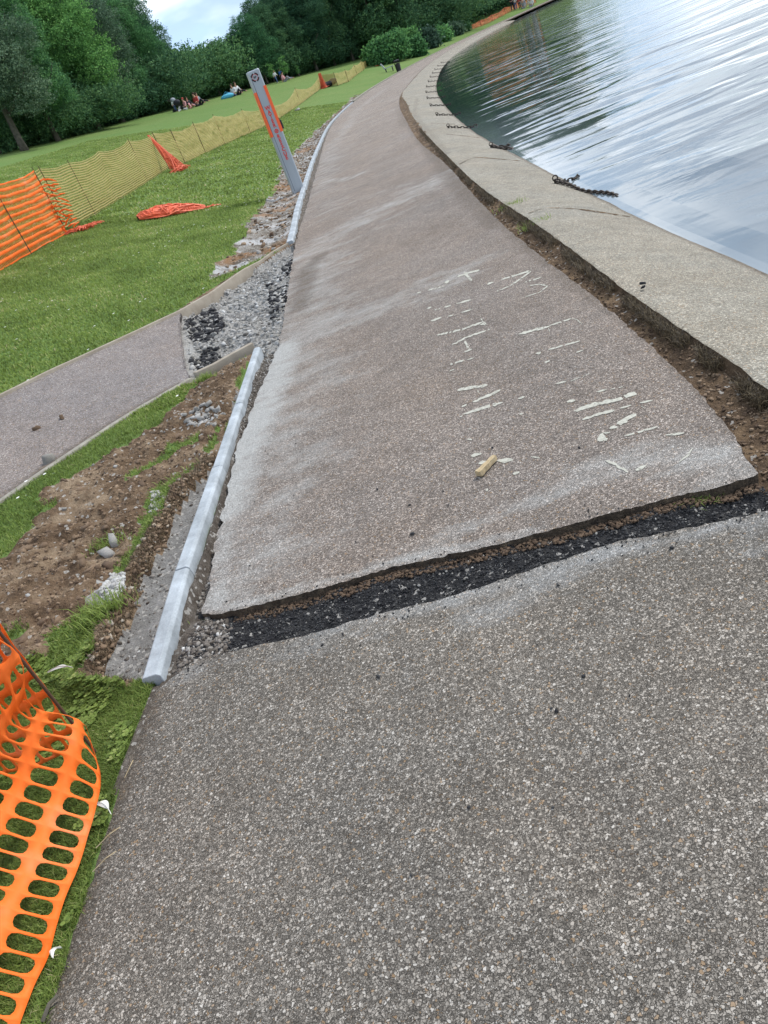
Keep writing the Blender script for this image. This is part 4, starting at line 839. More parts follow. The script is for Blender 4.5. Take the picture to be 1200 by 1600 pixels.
# 2. orange fence at the left edge of the lawn
def fence(name, base_px, tops, pitch, nv, mt, hu, hv, label, group, stakes=None, far_px=None, wav=.03, sag=.05, rod_r=.007):
    global root_cur
    bp_ = [at(*p) for p in base_px]; hs = [height_to(b_, *t) for b_, t in zip(bp_, tops)]
    root_cur = empty(name, tuple(bp_[-1])); props(root_cur, label, 'barrier fence', group)
    tp_ = [Vector((b_.x, b_.y, b_.z + max(.3, h_))) for b_, h_ in zip(bp_, hs)]
    bb = [(p.x, p.y, p.z + .03) for p in bp_]; fn, n = fence_surface(bb, [tuple(t) for t in tp_], pitch, nv, sag, wav, int(base_px[0][0]) % 97)
    X, Fq = net(fn, n, nv, hu, hv, pitch < .06 and nv < 14); o = link('mesh_sheet', npmesh('mesh_sheet', X, Fq), mt)
    wd_ = o.modifiers.new('weld', 'WELD'); wd_.merge_threshold = .0004; o.data.polygons.foreach_set('use_smooth', np.ones(len(o.data.polygons), bool)); so_ = o.modifiers.new('thick', 'SOLIDIFY'); so_.thickness = .003; inv(o)
    for i in (stakes if stakes is not None else range(len(bp_))):
        m = MB(); b_, t_ = bp_[i], tp_[i]; m.tube([b_ - Vector((0, 0, .15)), t_ + Vector((0, 0, .06))], rod_r, 6); inv(m.build('stake', M['rod']))
    return bp_, tp_
fence('barrier_fence', [(-260, 560), (-130, 495), (0, 427), (50, 398), (107, 367)], [(-300, 425), (-180, 360), (-46, 297), (-4, 285), (40, 271)], .05, 11, M['orange'], .8, .56,
      'taut orange barrier mesh with broad bands standing at the left edge of the lawn', 'orange barrier fences', stakes=[1, 3, 4])
OF_end = at(107, 367)
# 3. long ochre fence
yb1 = [(100, 362), (148, 330), (232, 279), (262, 262)]; yt1 = [(58, 266), (125, 247), (196, 222), (240, 207)]
fence('barrier_fence', [(82, 372), (112, 357), (150, 337), (190, 312), (232, 285), (264, 264)], [(52, 268), (62, 264), (125, 247), (160, 234), (196, 221), (240, 208)], .05, 22, M['ochre'], .88, .60,
      'ochre fine-banded barrier mesh between the orange fence and the orange drape', 'ochre barrier fences', stakes=[1, 2, 4])
fence('barrier_fence', [(264, 264), (290, 256), (322, 240), (352, 226), (392, 208), (430, 190), (470, 163), (505, 136)], [(240, 208), (268, 205), (301, 193), (345, 176), (378, 172), (412, 168), (466, 136), (499, 117)], .09, 22, M['ochre'], .86, .45,
      'long ochre barrier mesh running behind the grey rescue post', 'ochre barrier fences', wav=.05, rod_r=.012)
fence('barrier_fence', [(505, 136), (528, 134), (545, 128), (558, 117), (568, 110), (577, 100)], [(499, 115), (517, 116), (538, 110), (551, 102), (563, 96), (570, 90)], .2, 16, M['ochre'], .82, .45,
      'far ochre barrier mesh ending at the big green bush', 'ochre barrier fences', wav=.06, rod_r=.02)
fence('barrier_fence', [(738, 46), (752, 41), (770, 33), (790, 22), (812, 12), (838, 4)], [(737, 38), (749, 32), (766, 24), (785, 13), (808, 4), (835, -4)], .3, 10, M['faded'], .8, .55,
      'far orange barrier mesh beside the distant end of the path, below the dark wood', 'orange barrier fences', wav=.1, rod_r=.03)

def drape(name, base, top, wb, wt, label, mt, cat='netting', n=44, seed=1):
    """bunched netting hanging down a stake: folded ribbon strands with knots"""
    base, top = Vector(base), Vector(top); rr = np.random.default_rng(seed); m = MB(); root_ = None
    for k in range(n):
        f0 = rr.random(); a = rr.random() * 6.28; pts = []
        for i in range(7):
            t = i / 6; w = wt + (wb - wt) * (1 - t) ** 1.4; p = base.lerp(top, t)
            ang = a + .9 * math.sin(3 * t + f0 * 6); pts.append(p + Vector((math.cos(ang) * w * f0, math.sin(ang) * w * f0 * .8, .0)))
        m.tube(pts, [.010] * 7, 4)
    for k in range(n):      # cross strands
        t = rr.random(); w = wt + (wb - wt) * (1 - t) ** 1.4; p = base.lerp(top, t); a = rr.random() * 6.28; pts = []
        for i in range(5):
            an = a + i * .5; pts.append(p + Vector((math.cos(an) * w * .8, math.sin(an) * w * .64, .02 * math.sin(i * 2 + a))))
        m.tube(pts, .008, 4)
    for k in range(int(n * .9)):  # heap at the foot
        a = rr.random() * 6.28; q_ = rr.random() ** .5 * wb; p = base + Vector((math.cos(a) * q_, math.sin(a) * q_, .03 + .12 * (1 - q_ / wb)))
        dr = Vector((rr.standard_normal(), rr.standard_normal(), .3 * rr.standard_normal())) * .07
        m.tube([p - dr, p + Vector((0, 0, .03 * rr.random())), p + dr], .010, 4)
    o = m.build(name, mt); props(o, label, cat); return o
b_ = at(283, 268); h_ = 1.02
c_ = at(262, 266)
drape('net_bundle', (b_.x, b_.y, b_.z + .02), (c_.x - .10, c_.y + .05, c_.z + height_to(c_, 243, 207)), .30, .03, 'faded orange netting bunched down the stake where the ochre fence bends', M['faded'], n=60)
b_ = at(507, 138); drape('net_bundle', (b_.x, b_.y, b_.z), (b_.x, b_.y, b_.z + height_to(b_, 498, 115)), .32, .12, 'orange netting hanging from the ochre fence beside the dark sack', M['faded'], n=60, seed=4)
b_ = at(577, 100); drape('net_bundle', (b_.x, b_.y, b_.z), (b_.x, b_.y, b_.z + height_to(b_, 570, 90)), .8, .5, 'red orange netting heaped at the end of the ochre fence by the bush', M['faded'], n=60, seed=5)
# bunched end of the orange fence
b_ = OF_end; rr = np.random.default_rng(9); m = MB()
for k in range(11):
    z_ = .06 + .092 * k; lat = .03 + .10 * (1 - k / 11)
    for j in range(3):
        p = Vector((b_.x + .03 + .09 * j + .03 * rr.standard_normal(), b_.y - .02 + .04 * rr.standard_normal() + .03 * j, b_.z + z_ - .02 * j)); d_ = Vector((.07, .03, -.02 + .03 * rr.standard_normal()))
        q_ = [p - d_, p + Vector((0, -.03, .012)), p + d_]; m.tube(q_, [.010, .017, .008], 5)
props(m.build('net_bundle', M['orange']), 'crumpled end of the orange mesh bunched round its last stake', 'netting')
m = MB()
for k in range(150):
    t = rr.random(); c0 = at(112 + 36 * t, 366 - 10 * t); p = c0 + Vector((.10 * rr.standard_normal(), .12 * rr.standard_normal(), .03 + .04 * rr.random())); d_ = Vector((rr.standard_normal(), rr.standard_normal(), .25 * rr.standard_normal())) * .05
    m.tube([p - d_, p + Vector((0, 0, .025)), p + d_], .008, 4)
props(m.build('net_scrap', M['faded']), 'torn scrap of orange netting trailing on the grass at the foot of the orange fence', 'netting')
# rolled net on the grass
m = MB(); A0 = at(218, 346); A1 = at(322, 326); mid = (A0 + A1) / 2; dv = (A1 - A0); L_ = dv.length; dn = dv.normalized(); nn_ = Vector((-dn.y, dn.x, 0)).normalized()
def rollpt(t, r_, a):
    w = .36 * (math.sin(math.pi * min(1, max(0, t * .9 + .08))) ** .6) * (1.15 - .5 * t); hgt = .20 * (math.sin(math.pi * min(1, max(0, t * .9 + .06))) ** .5) * (1.1 - .35 * t)
    c0 = A0 + dv * t; return Vector((c0.x, c0.y, lz(c0.x, c0.y))) + nn_ * math.cos(a) * w * r_ + Vector((0, 0, .02 + max(0, math.sin(a)) * hgt * r_))
for k in range(90):
    a = rr.random() * math.pi; r_ = .55 + .5 * rr.random(); t0 = rr.random() * .75; t1 = min(1, t0 + .2 + .3 * rr.random()); tw = rr.standard_normal() * .8
    m.tube([rollpt(t0 + (t1 - t0) * i / 6, r_ + .05 * math.sin(i * 2 + k), a + tw * (i / 6 - .5)) for i in range(7)], .011, 4)
for k in range(130):
    t = rr.random(); r_ = .75 + .3 * rr.random(); a = rr.random() * 2; m.tube([rollpt(t + .02 * math.sin(i + k), r_, a + i * .28) for i in range(5)], .009, 4)
# dense inner layers
vs = []; n1, n2_ = 40, 14
for i in range(n1):
    for j in range(n2_): vs.append(rollpt(i / (n1 - 1), .84 + .12 * math.sin(j * 2.3 + i * .35) * .6 + .05 * rr.random(), math.pi * j / (n2_ - 1)))
m.add(vs, [(i * n2_ + j, i * n2_ + j + 1, (i + 1) * n2_ + j + 1, (i + 1) * n2_ + j) for i in range(n1 - 1) for j in range(n2_ - 1)])
for k in range(14):
    p = rollpt(1, .3, 1) + dn * (.02 + .02 * k) ; d_ = Vector((rr.standard_normal(), rr.standard_normal(), .2)) * .05; m.tube([p - d_, p + d_], .009, 4)
props(m.build('net_bundle', M['faded']), 'flattened roll of red orange netting lying alone on the lawn', 'netting')
b_ = at(594, 102); m = MB()
for k in range(60):
    p = b_ + Vector((1.0 * (rr.random() - .5), .8 * (rr.random() - .5), .08)); d_ = Vector((rr.standard_normal(), rr.standard_normal(), .1)) * .3; m.tube([p - d_, p + d_], .03, 4)
props(m.build('net_scrap', M['faded']), 'small orange net scrap on the grass under the big bush', 'netting')

# ------------------------------------------------------------ water rescue post
pb = at(466, 297); hp = height_to(pb, 396, 108); pb.z = lz(pb.x, pb.y)
rp = empty('rescue_post', tuple(pb), R(6)); props(rp, 'tall grey water rescue post with orange side panels and red lettering beside the path', 'rescue post')
D_ = math.hypot(pb.x, pb.y); wpx = D_ / FPX
PWd, PD = .245, .20     # face width, depth
m = MB(); prof = [(-PWd / 2, -PD / 2), (PWd / 2 - .025, -PD / 2), (PWd / 2, -PD / 2 + .025), (PWd / 2, PD / 2), (-PWd / 2, PD / 2)]
k = len(prof); vs = [(x, y, -.15) for x, y in prof] + [(x, y, hp - .02 - .0 * x) for x, y in prof] + [(x * .9, y * .9 , hp) for x, y in prof]
fs = [(i, (i + 1) % k, k + (i + 1) % k, k + i) for i in range(k)] + [(k + i, k + (i + 1) % k, 2 * k + (i + 1) % k, 2 * k + i) for i in range(k)] + [tuple(2 * k + i for i in range(k)), tuple(range(k))[::-1]]
m.add(vs, fs); o = m.build('column', M['post'], rp); bevel(o, .008)
m = MB(); m.box((-PWd / 2 + .035, -PD / 2 - .0015, hp * .5 - .02), (.006, .005, hp - .1)); m.build('seam', M['postdark'], rp)
m = MB(); m.box((-PWd / 2 - .003, 0, hp * .66), (.008, PD * .86, hp * .36)); m.build('side_panel', M['signor'], rp)
m = MB(); m.box((-PWd / 2 + .014, -PD / 2 - .003, hp * .66), (.030, .007, hp * .36)); m.build('side_panel', M['signor'], rp)
m = MB(); m.box((PWd / 2 - .022, -PD / 2 - .004, hp * .68), (.056, .008, hp * .37)); m.build('side_panel', M['signor'], rp)
m = MB(); m.box((PWd / 2 + .028, -.02, hp * .545), (.05, .05, .16)); m.box((PWd / 2 + .015, -.02, hp * .545 + .1), (.03, .04, .05)); o = m.build('latch', M['black'], rp); bevel(o, .008)
def text(s, size, loc, mt, parent, rotz=0, name='lettering', bold=.0):
    cu = bpy.data.curves.new('t', 'FONT'); cu.body = s; cu.size = size; cu.align_x = 'CENTER'; cu.align_y = 'CENTER'; cu.extrude = .0008; cu.offset = bold
    to = bpy.data.objects.new('t', cu); col.objects.link(to); dg = bpy.context.evaluated_depsgraph_get(); me = bpy.data.meshes.new_from_object(to.evaluated_get(dg)); bpy.data.objects.remove(to)
    return me
def place_text(s, size, x, zc, mt, name='letter', bold=.003, rot=0):
    me = text(s, size, None, None, None, bold=bold); o = link(name, me, mt, rp); o.location = (x, -PD / 2 - .0025, zc); o.rotation_euler = (R(90), rot, 0); return o
zt0 = hp * .685
for s_, fr in zip('WATER', (.700, .665, .630, .594, .558)): place_text(s_, .096, .002, hp * fr, M['signred'])
for s_, fr in zip('RESCUE', (.468, .432, .395, .360, .322, .288)): place_text(s_, .096, .002, hp * fr, M['signred'])
m = MB(); NS = 24
def disc(m, r0, r1, x, z_, a0=0, a1=2 * math.pi, y=-.0025):
    vs = []; n = 18
    for i in range(n + 1):
        a = a0 + (a1 - a0) * i / n; vs += [(x + r0 * math.cos(a), -PD / 2 + y, z_ + r0 * math.sin(a)), (x + r1 * math.cos(a), -PD / 2 + y, z_ + r1 * math.sin(a))]
    m.add(vs, [(2 * i, 2 * i + 1, 2 * i + 3, 2 * i + 2) for i in range(n)])
disc(m, .024, .040, .002, hp * .513); m.box((.002, -PD / 2 - .003, hp * .513), (.012, .002, .04)); m.box((.002, -PD / 2 - .0035, hp * .513), (.04, .002, .012)); m.build('ring_emblem', M['signred'], rp)
m = MB()
for q4 in range(4): disc(m, .052, .078, -.012, hp * .945, R(90 * q4 + 12), R(90 * q4 + 78))
m.build('ring_emblem', M['signblk'], rp); m = MB(); disc(m, .05, .055, -.012, hp * .945, y=-.003); m.build('ring_emblem', M['signred'], rp)
o = place_text('RB', .052, -.012, hp * .945, M['signblk'], 'emblem_letters', .002)

# ------------------------------------------------------------ faded lettering painted on the slab
def z1(x, y): return flat(640 + x / 2.4, 380 + y / 2.4)[:2]
STK = [([(180, 127), (215, 113), (262, 102)], 6), ([(205, 108), (216, 122), (233, 142)], 11), ([(70, 177), (100, 170), (130, 162)], 5), ([(28, 187), (42, 185)], 5), ([(132, 148), (150, 143)], 10),
 ([(322, 185), (380, 160), (430, 125), (455, 105)], 5), ([(343, 138), (395, 122), (450, 104)], 5), ([(285, 156), (316, 147)], 5), ([(432, 148), (495, 129)], 4), ([(440, 162), (490, 155), (517, 163), (490, 185), (420, 208)], 6),
 ([(65, 246), (82, 242)], 6), ([(95, 251), (115, 247)], 6), ([(131, 241), (155, 236)], 7), ([(176, 228), (230, 214)], 5), ([(80, 292), (120, 281)], 7), ([(145, 275), (175, 268)], 5), ([(195, 262), (235, 250)], 4),
 ([(104, 346), (200, 325), (268, 300), (285, 308)], 6), ([(268, 284), (284, 310)], 6), ([(160, 383), (215, 354), (310, 322)], 5), ([(208, 368), (222, 400)], 16), ([(205, 409), (235, 399)], 6),
 ([(145, 458), (205, 440)], 5), ([(215, 438), (241, 432)], 4), ([(150, 482), (176, 471)], 6), ([(180, 552), (240, 541), (293, 534)], 8), ([(255, 553), (262, 566)], 6), ([(238, 598), (300, 571), (341, 551)], 8), ([(196, 616), (214, 605)], 9), ([(200, 643), (270, 621), (350, 599)], 8), ([(188, 652), (205, 648)], 5),
 ([(410, 343), (470, 328), (525, 314)], 8), ([(525, 312), (605, 285)], 5), ([(520, 316), (526, 334)], 5), ([(605, 284), (628, 288), (646, 306)], 4), ([(470, 421), (492, 410)], 10), ([(520, 402), (640, 369)], 5), ([(625, 413), (652, 404)], 4), ([(507, 449), (527, 444)], 8), ([(550, 529), (590, 519)], 5), ([(600, 520), (680, 490)], 2),
 ([(590, 597), (622, 590)], 12), ([(408, 584), (432, 577)], 9), ([(412, 642), (425, 640)], 6), ([(618, 631), (700, 605), (780, 588), (858, 559)], 11), ([(648, 664), (700, 645), (770, 627)], 8), ([(790, 621), (830, 609)], 8), ([(865, 600), (912, 591)], 7), ([(752, 697), (800, 671), (848, 640)], 15), ([(705, 740), (725, 712), (752, 712)], 12), ([(705, 736), (742, 736)], 18), ([(722, 715), (738, 742)], 14),
 ([(805, 724), (870, 706), (932, 688)], 5), ([(700, 560), (742, 549)], 6), ([(755, 550), (800, 540)], 4), ([(231, 796), (270, 790)], 14), ([(258, 827), (287, 819)], 12), ([(328, 816), (388, 814)], 12), ([(388, 866), (412, 859)], 10), ([(735, 815), (765, 826), (820, 860)], 9), ([(848, 852), (888, 834)], 13), ([(285, 925), (300, 923)], 8), ([(215, 735), (235, 739)], 5), ([(222, 698), (232, 697)], 5),
 ([(1010, 822), (1040, 800), (1062, 768)], 9), ([(960, 720), (1030, 712)], 7), ([(455, 800), (490, 806)], 4), ([(880, 620), (870, 612)], 5)]
def pz_(p): return float(.004 * fbm(np.array([p[0]]), np.array([p[1]]), .8, 3, 61)[0]) + .0022
LR = empty('painted_lettering', (.75, 3.6, 0)); props(LR, 'worn cream lettering painted across the reddish path slab', 'lettering')
for pts, w in STK:
    P_ = np.array([z1(*p) for p in pts]); n = max(4, int(np.linalg.norm(np.diff(P_, axis=0), axis=1).sum() / .012)); p = resample(P_, n); t = np.gradient(p, axis=0); t /= np.linalg.norm(t, axis=1)[:, None] + 1e-9; nn = np.stack([-t[:, 1], t[:, 0]], 1)
    # stroke thickness measured across the stroke on the ground
    c_ = pts[len(pts) // 2]; q1, q2 = np.array(z1(c_[0], c_[1] - w / 2)), np.array(z1(c_[0], c_[1] + w / 2)); hw = abs(np.dot(q2 - q1, nn[n // 2])) / 2 * 1.12 + .001
    mv, mf = [], []; k0 = 0; L1 = hw * (1 + .28 * rng.standard_normal(n)).clip(.35, 1.4) * np.minimum(1, np.minimum(np.arange(n) + .6, n - np.arange(n) - .4) / 2); L2 = hw * (1 + .28 * rng.standard_normal(n)).clip(.35, 1.4) * np.minimum(1, np.minimum(np.arange(n) + .6, n - np.arange(n) - .4) / 2)
    skip = rng.random(n) < (.12 if w <= 6 else .03)
    for a, b2 in zip(p + nn * L1[:, None], p - nn * L2[:, None]): mv += [(a[0], a[1], pz_(a)), (b2[0], b2[1], pz_(b2))]
    for i in range(n - 1):
        if not skip[i]: mf.append((k0 + 2 * i, k0 + 2 * i + 1, k0 + 2 * i + 3, k0 + 2 * i + 2))
    me = bpy.data.meshes.new('letter_stroke'); me.from_pydata(mv, [], mf); me.update(); o = link('letter_stroke', me, M['paint'], LR); o.location = -LR.location

# ------------------------------------------------------------ small things on the ground
def obj3(name, m, mt, loc, rz, label, cat, bev=0, smooth=False):
    o = m.build(name, mt, None, smooth); o.location = loc; o.rotation_euler = (0, 0, rz); props(o, label, cat)
    if bev: bevel(o, bev)
    return o
a_, b_ = Vector(flat(747, 740, .02)), Vector(flat(773, 713, .02)); L_ = (b_ - a_).length; m = MB(); nseg = 8; vs = []
for i in range(nseg + 1):
    x = -L_ / 2 + L_ * i / nseg; w = .016 * (1 - .25 * i / nseg) + .002 * math.sin(i * 2.1); h_ = .018 * (1 - .2 * i / nseg)
    vs += [(x, -w, -.008), (x, -w * .9, h_), (x, -.002, h_ * .72), (x, .002, h_ * 1.05), (x, w, h_ * .85), (x, w * .95, -.008)]
m.add(vs, [(i * 6 + k, i * 6 + (k + 1) % 6, (i + 1) * 6 + (k + 1) % 6, (i + 1) * 6 + k) for i in range(nseg) for k in range(6)] + [tuple(range(6))[::-1], tuple(nseg * 6 + k for k in range(6))])
obj3('wood_offcut', m, M['wood'], ((a_.x + b_.x) / 2, (a_.y + b_.y) / 2, .014), math.atan2(b_.y - a_.y, b_.x - a_.x), 'short split piece of yellow wood on the slab below the painted lettering', 'wood', .001)
def feather(px0, py0, px1, py1, wd, lab):
    a_, b_ = at(px0, py0), at(px1, py1); a_.z = lz(a_.x, a_.y) + .045; b_.z = lz(b_.x, b_.y) + .045; m = MB(); n = 14; dv = b_ - a_; nn_ = Vector((-dv.y, dv.x, 0)).normalized(); vs = []
    for i in range(n + 1):
        t = i / n; w = wd * math.sin(math.pi * min(1, max(.05, t * 1.3))) ** .7 if t < .72 else wd * .08; c0 = a_ + dv * t + Vector((0, 0, .012 * math.sin(3 * t))) + nn_ * .012 * math.sin(2.6 * t)
        vs += [c0 + nn_ * w, c0 + Vector((0, 0, .004)), c0 - nn_ * w * .7]
    m.add(vs, [(3 * i + k, 3 * i + k + 1, 3 * i + k + 4, 3 * i + k + 3) for i in range(n) for k in range(2)]); m.tube([a_ + dv * (i / 8) + Vector((0, 0, .012 * math.sin(3 * i / 8) + .005)) + nn_ * .012 * math.sin(2.6 * i / 8) for i in range(9)], .001, 5)
    props(m.build('feather', M['feather']), lab, 'feather')
feather(86, 1065, 132, 1072, .013, 'long pale curled feather on the grass left of the kerb end')
feather(163, 1270, 176, 1281, .014, 'small white feather on the grass by the orange mesh edge')
feather(98, 1512, 110, 1492, .010, 'small pale feather on the paving edge in the lower left corner')
def twig(p, lab, r_=.004):
    m = MB(); P_ = [Vector((*flat(*q_)[:2], z_)) for *q_, z_ in p]; m.tube(P_, [r_ * (1 - .5 * i / len(P_)) for i in range(len(P_))], 6); props(m.build('twig', M['bark']), lab, 'twig')
twig([(70, 1600, .01), (84, 1575, .02), (96, 1560, .015)], 'short dark twig at the bottom left corner of the paving', .006)
for px, py, q2, lab in ((195, 1215, (208, 1188), 'dry grass stalk on the paving edge, uppermost of the stalks'), (150, 1325, (188, 1292), 'dry grass stalk on the paving edge level with the small white feather'), (145, 1362, (182, 1330), 'lowest dry grass stalk on the paving edge beside the orange mesh')):
    m = MB(); a_, b_ = Vector(flat(px, py, .015)), Vector(flat(*q2, .03)); m.tube([a_, (a_ + b_) / 2 + Vector((.01, 0, .01)), b_], .0016, 5); props(m.build('dry_stalk', M['wood']), lab, 'stalk')
# dark sack and pale stone by the far fence
b_ = at(512, 136); m = MB(); m.ellipsoid((0, 0, .18), (.95, .35, .24), 14, 8); m.ellipsoid((.75, .1, .25), (.4, .3, .26), 12, 8); obj3('sack', m, M['dark_cloth'], tuple(b_), R(25), 'dark sack lying on the grass against the far ochre fence', 'sack', smooth=True)
b_ = at(465, 173); o = scatter_rocks('stone_lump', [tuple(b_)], [.5], M['rock_grey'], kind=None, rnd=np.array([.8])); props(o, 'pale flat stone on the grass in front of the long ochre fence', 'stone')
for px, py, lab in ((98, 655, 'brown soil clod lying alone on the side path'), (58, 672, 'thin smear of brown soil clods on the side path, nearer its edge')):
    b_ = at(px, py); o = scatter_rocks('soil_clod', [(b_.x, b_.y, b_.z + .008)], [.07], M['rock_soil'], kind=None, rnd=np.array([.2])); props(o, lab, 'soil clod')
o = scatter_rocks('stone_lump', [(*flat(1006, 450, -.05)[:2], float(zapron([flat(1006, 450, -.05)[:2]])[0]) + .0)], [.045], M['rock_black'], kind=None, rnd=np.array([.3])); props(o, 'single dark lump on the pale apron beside the channel', 'stone')

# ------------------------------------------------------------ apron joints
def joint(pts, lab):
    P_ = np.array([flat(px, py, z_)[:2] for px, py, z_ in pts]); p = resample(P_, 40); t = np.gradient(p, axis=0); t /= np.linalg.norm(t, axis=1)[:, None]; nn = np.stack([-t[:, 1], t[:, 0]], 1); w = .008 * (1 + .5 * rng.standard_normal(40)).clip(.2, 2)
    z_ = zapron(p) + .0065; V_ = np.concatenate([np.column_stack([p + nn * w[:, None], z_]), np.column_stack([p - nn * w[:, None], z_])]); k = np.arange(39)
    props(link('apron_joint', npmesh('apron_joint', V_, np.stack([k, k + 1, k + 41, k + 40], 1)), M['channel']), kind='structure')
joint([(826, 332, 0), (850, 324, -.05), (900, 329, -.15), (985, 342, -.28)], ''); joint([(718, 256, 0), (742, 246, -.08), (780, 250, -.18), (815, 254, -.28)], '')
joint([(672, 192, -.05), (700, 196, -.2), (712, 198, -.27)], ''); joint([(697, 207, -.05), (750, 216, -.27)], '')

# ------------------------------------------------------------ mooring chains along the water's edge
def chain(pts, link_l, wire, parent, name='chain'):
    P_ = np.array([tuple(p) for p in pts]); L_ = np.linalg.norm(np.diff(P_, axis=0), axis=1).sum(); n = max(3, int(L_ / (link_l * .74))); p = resample(P_, n + 1); m = MB()
    for i in range(n):
        a_, b_ = Vector(p[i]), Vector(p[i + 1]); c_ = (a_ + b_) / 2; dx = (b_ - a_).normalized(); side = dx.cross(Vector((0, 0, 1))).normalized() if i % 2 else (dx.cross(Vector((0, 0, 1))).normalized() * .5 + Vector((0, 0, 1)) * .85).normalized(); ring = []
        nn_ = 12
        for k in range(nn_ + 1):
            t = 2 * math.pi * k / nn_; ring.append(c_ + dx * math.cos(t) * link_l / 2 + side * math.sin(t) * link_l * .33)
        m.tube(ring, wire, 5, False)
    return m.build(name, M['chain'], parent)
def apz(x, y): return float(zapron([(x, y)])[0])
cp0 = Vector((*flat(868, 281, -.2)[:2], 0)); cp0.z = apz(cp0.x, cp0.y)
e1 = Vector(flat(975, 313, -.34)); e2 = Vector(flat(908, 279, -.34)); 
def chain_thing(loc, ends, lab, ll=.075, wire=.009):
    root_ = empty('mooring_chain', tuple(loc)); props(root_, lab, 'chain', 'chains along the water edge')
    m = MB(); m.tube([Vector((0, 0, -.05)), Vector((0, 0, .05))], .022, 8); m.tube([Vector((.03 * math.cos(t), 0, .06 + .03 * math.sin(t))) for t in np.linspace(0, 6.28, 13)], .008, 5, False); m.build('ring_bolt', M['chain'], root_)
    for e_ in ends:
        pts = []
        for i in range(9):
            t = i / 8; q_ = Vector(loc).lerp(Vector(e_), t); q_.z = max(apz(q_.x, q_.y) + .018, -.34 if t > .8 else -.29) if t < .8 else -.27 - .3 * (t - .8) ; q_ += Vector((.02 * math.sin(i * 1.3), .02 * math.cos(i * 1.7), 0)); pts.append(q_ - Vector(loc))
        chain(pts, ll, wire, root_)
chain_thing(cp0, [e1, e2], 'nearest rusty chain on the apron, splitting in two towards the water')
c2 = Vector((*flat(768, 229, -.22)[:2], 0)); c2.z = apz(c2.x, c2.y); chain_thing(c2, [Vector(flat(805, 235, -.33)), Vector(flat(800, 229, -.33))], 'second chain along the water edge, beyond the split one', .09, .012)
arcW = np.concatenate([[0], np.cumsum(np.linalg.norm(np.diff(WC, axis=0), axis=1))]); a0 = np.interp(c2.y + .3, WC[:, 1], arcW)
for k in range(1, 13):
    a = a0 + k * 4.3; y = np.interp(a, arcW, WC[:, 1]); x = np.interp(a, arcW, WC[:, 0]); x2 = np.interp(a + .3, arcW, WC[:, 0]); y2 = np.interp(a + .3, arcW, WC[:, 1]); t = Vector((x2 - x, y2 - y, 0)).normalized(); nn_ = Vector((-t.y, t.x, 0))
    c_ = Vector((x, y, 0)) + nn_ * .42; c_.z = apz(c_.x, c_.y); e_ = Vector((x, y, -.33)) - nn_ * .25
    chain_thing(c_, [e_], 'third chain along the water edge' if k == 1 else 'small dark chain running into the water further along the curved edge', .095, .009)

# ------------------------------------------------------------ bin and bench by the bush
b_ = at(624, 112); b_.z = lz(b_.x, b_.y); hb = height_to(b_, 617, 97); hb = max(1.0, min(hb, 1.9)); sc_ = hb / 1.3
r_ = empty('litter_bin', tuple(b_), R(20)); props(r_, 'black open-topped litter bin on the grass beside the path, under the big bush', 'bin')
m = MB(); m.tube([Vector((0, 0, 0)), Vector((0, 0, .06 * sc_)), Vector((0, 0, .85 * sc_)), Vector((0, 0, .9 * sc_))], [.26 * sc_, .29 * sc_, .34 * sc_, .36 * sc_], 16); m.build('bin_body', M['black'], r_)
m = MB()
for a in (45, 135, 225, 315): m.tube([Vector((.3 * sc_ * math.cos(R(a)), .3 * sc_ * math.sin(R(a)), .88 * sc_)), Vector((.3 * sc_ * math.cos(R(a)), .3 * sc_ * math.sin(R(a)), 1.2 * sc_))], .04 * sc_, 6)
m.build('lid_support', M['black'], r_)
m = MB(); m.tube([Vector((0, 0, 1.18 * sc_)), Vector((0, 0, 1.25 * sc_)), Vector((0, 0, 1.3 * sc_))], [.36 * sc_, .36 * sc_, .22 * sc_], 16); m.build('lid', M['black'], r_)
b_ = at(609, 112); b_.z = lz(b_.x, b_.y)
r_ = empty('bench', tuple(b_), R(-15)); props(r_, 'low bench with a pale tilted backrest on the grass beside the black bin', 'bench')
m = MB(); m.box((0, 0, .5 * sc_), (1.3 * sc_, .45 * sc_, .06)); m.build('seat', M['kerb'], r_)
m = MB(); m.box((-.62 * sc_, 0, .8 * sc_), (.10, .5 * sc_, .8 * sc_), M=Matrix.Rotation(R(-28), 3, 'Y')); m.build('backrest', M['kerb'], r_)
for sx1 in (-.4, .45):
    m = MB(); m.box((sx1 * sc_, 0, .22 * sc_), (.09, .4 * sc_, .55 * sc_)); m.build('leg', M['black'], r_)

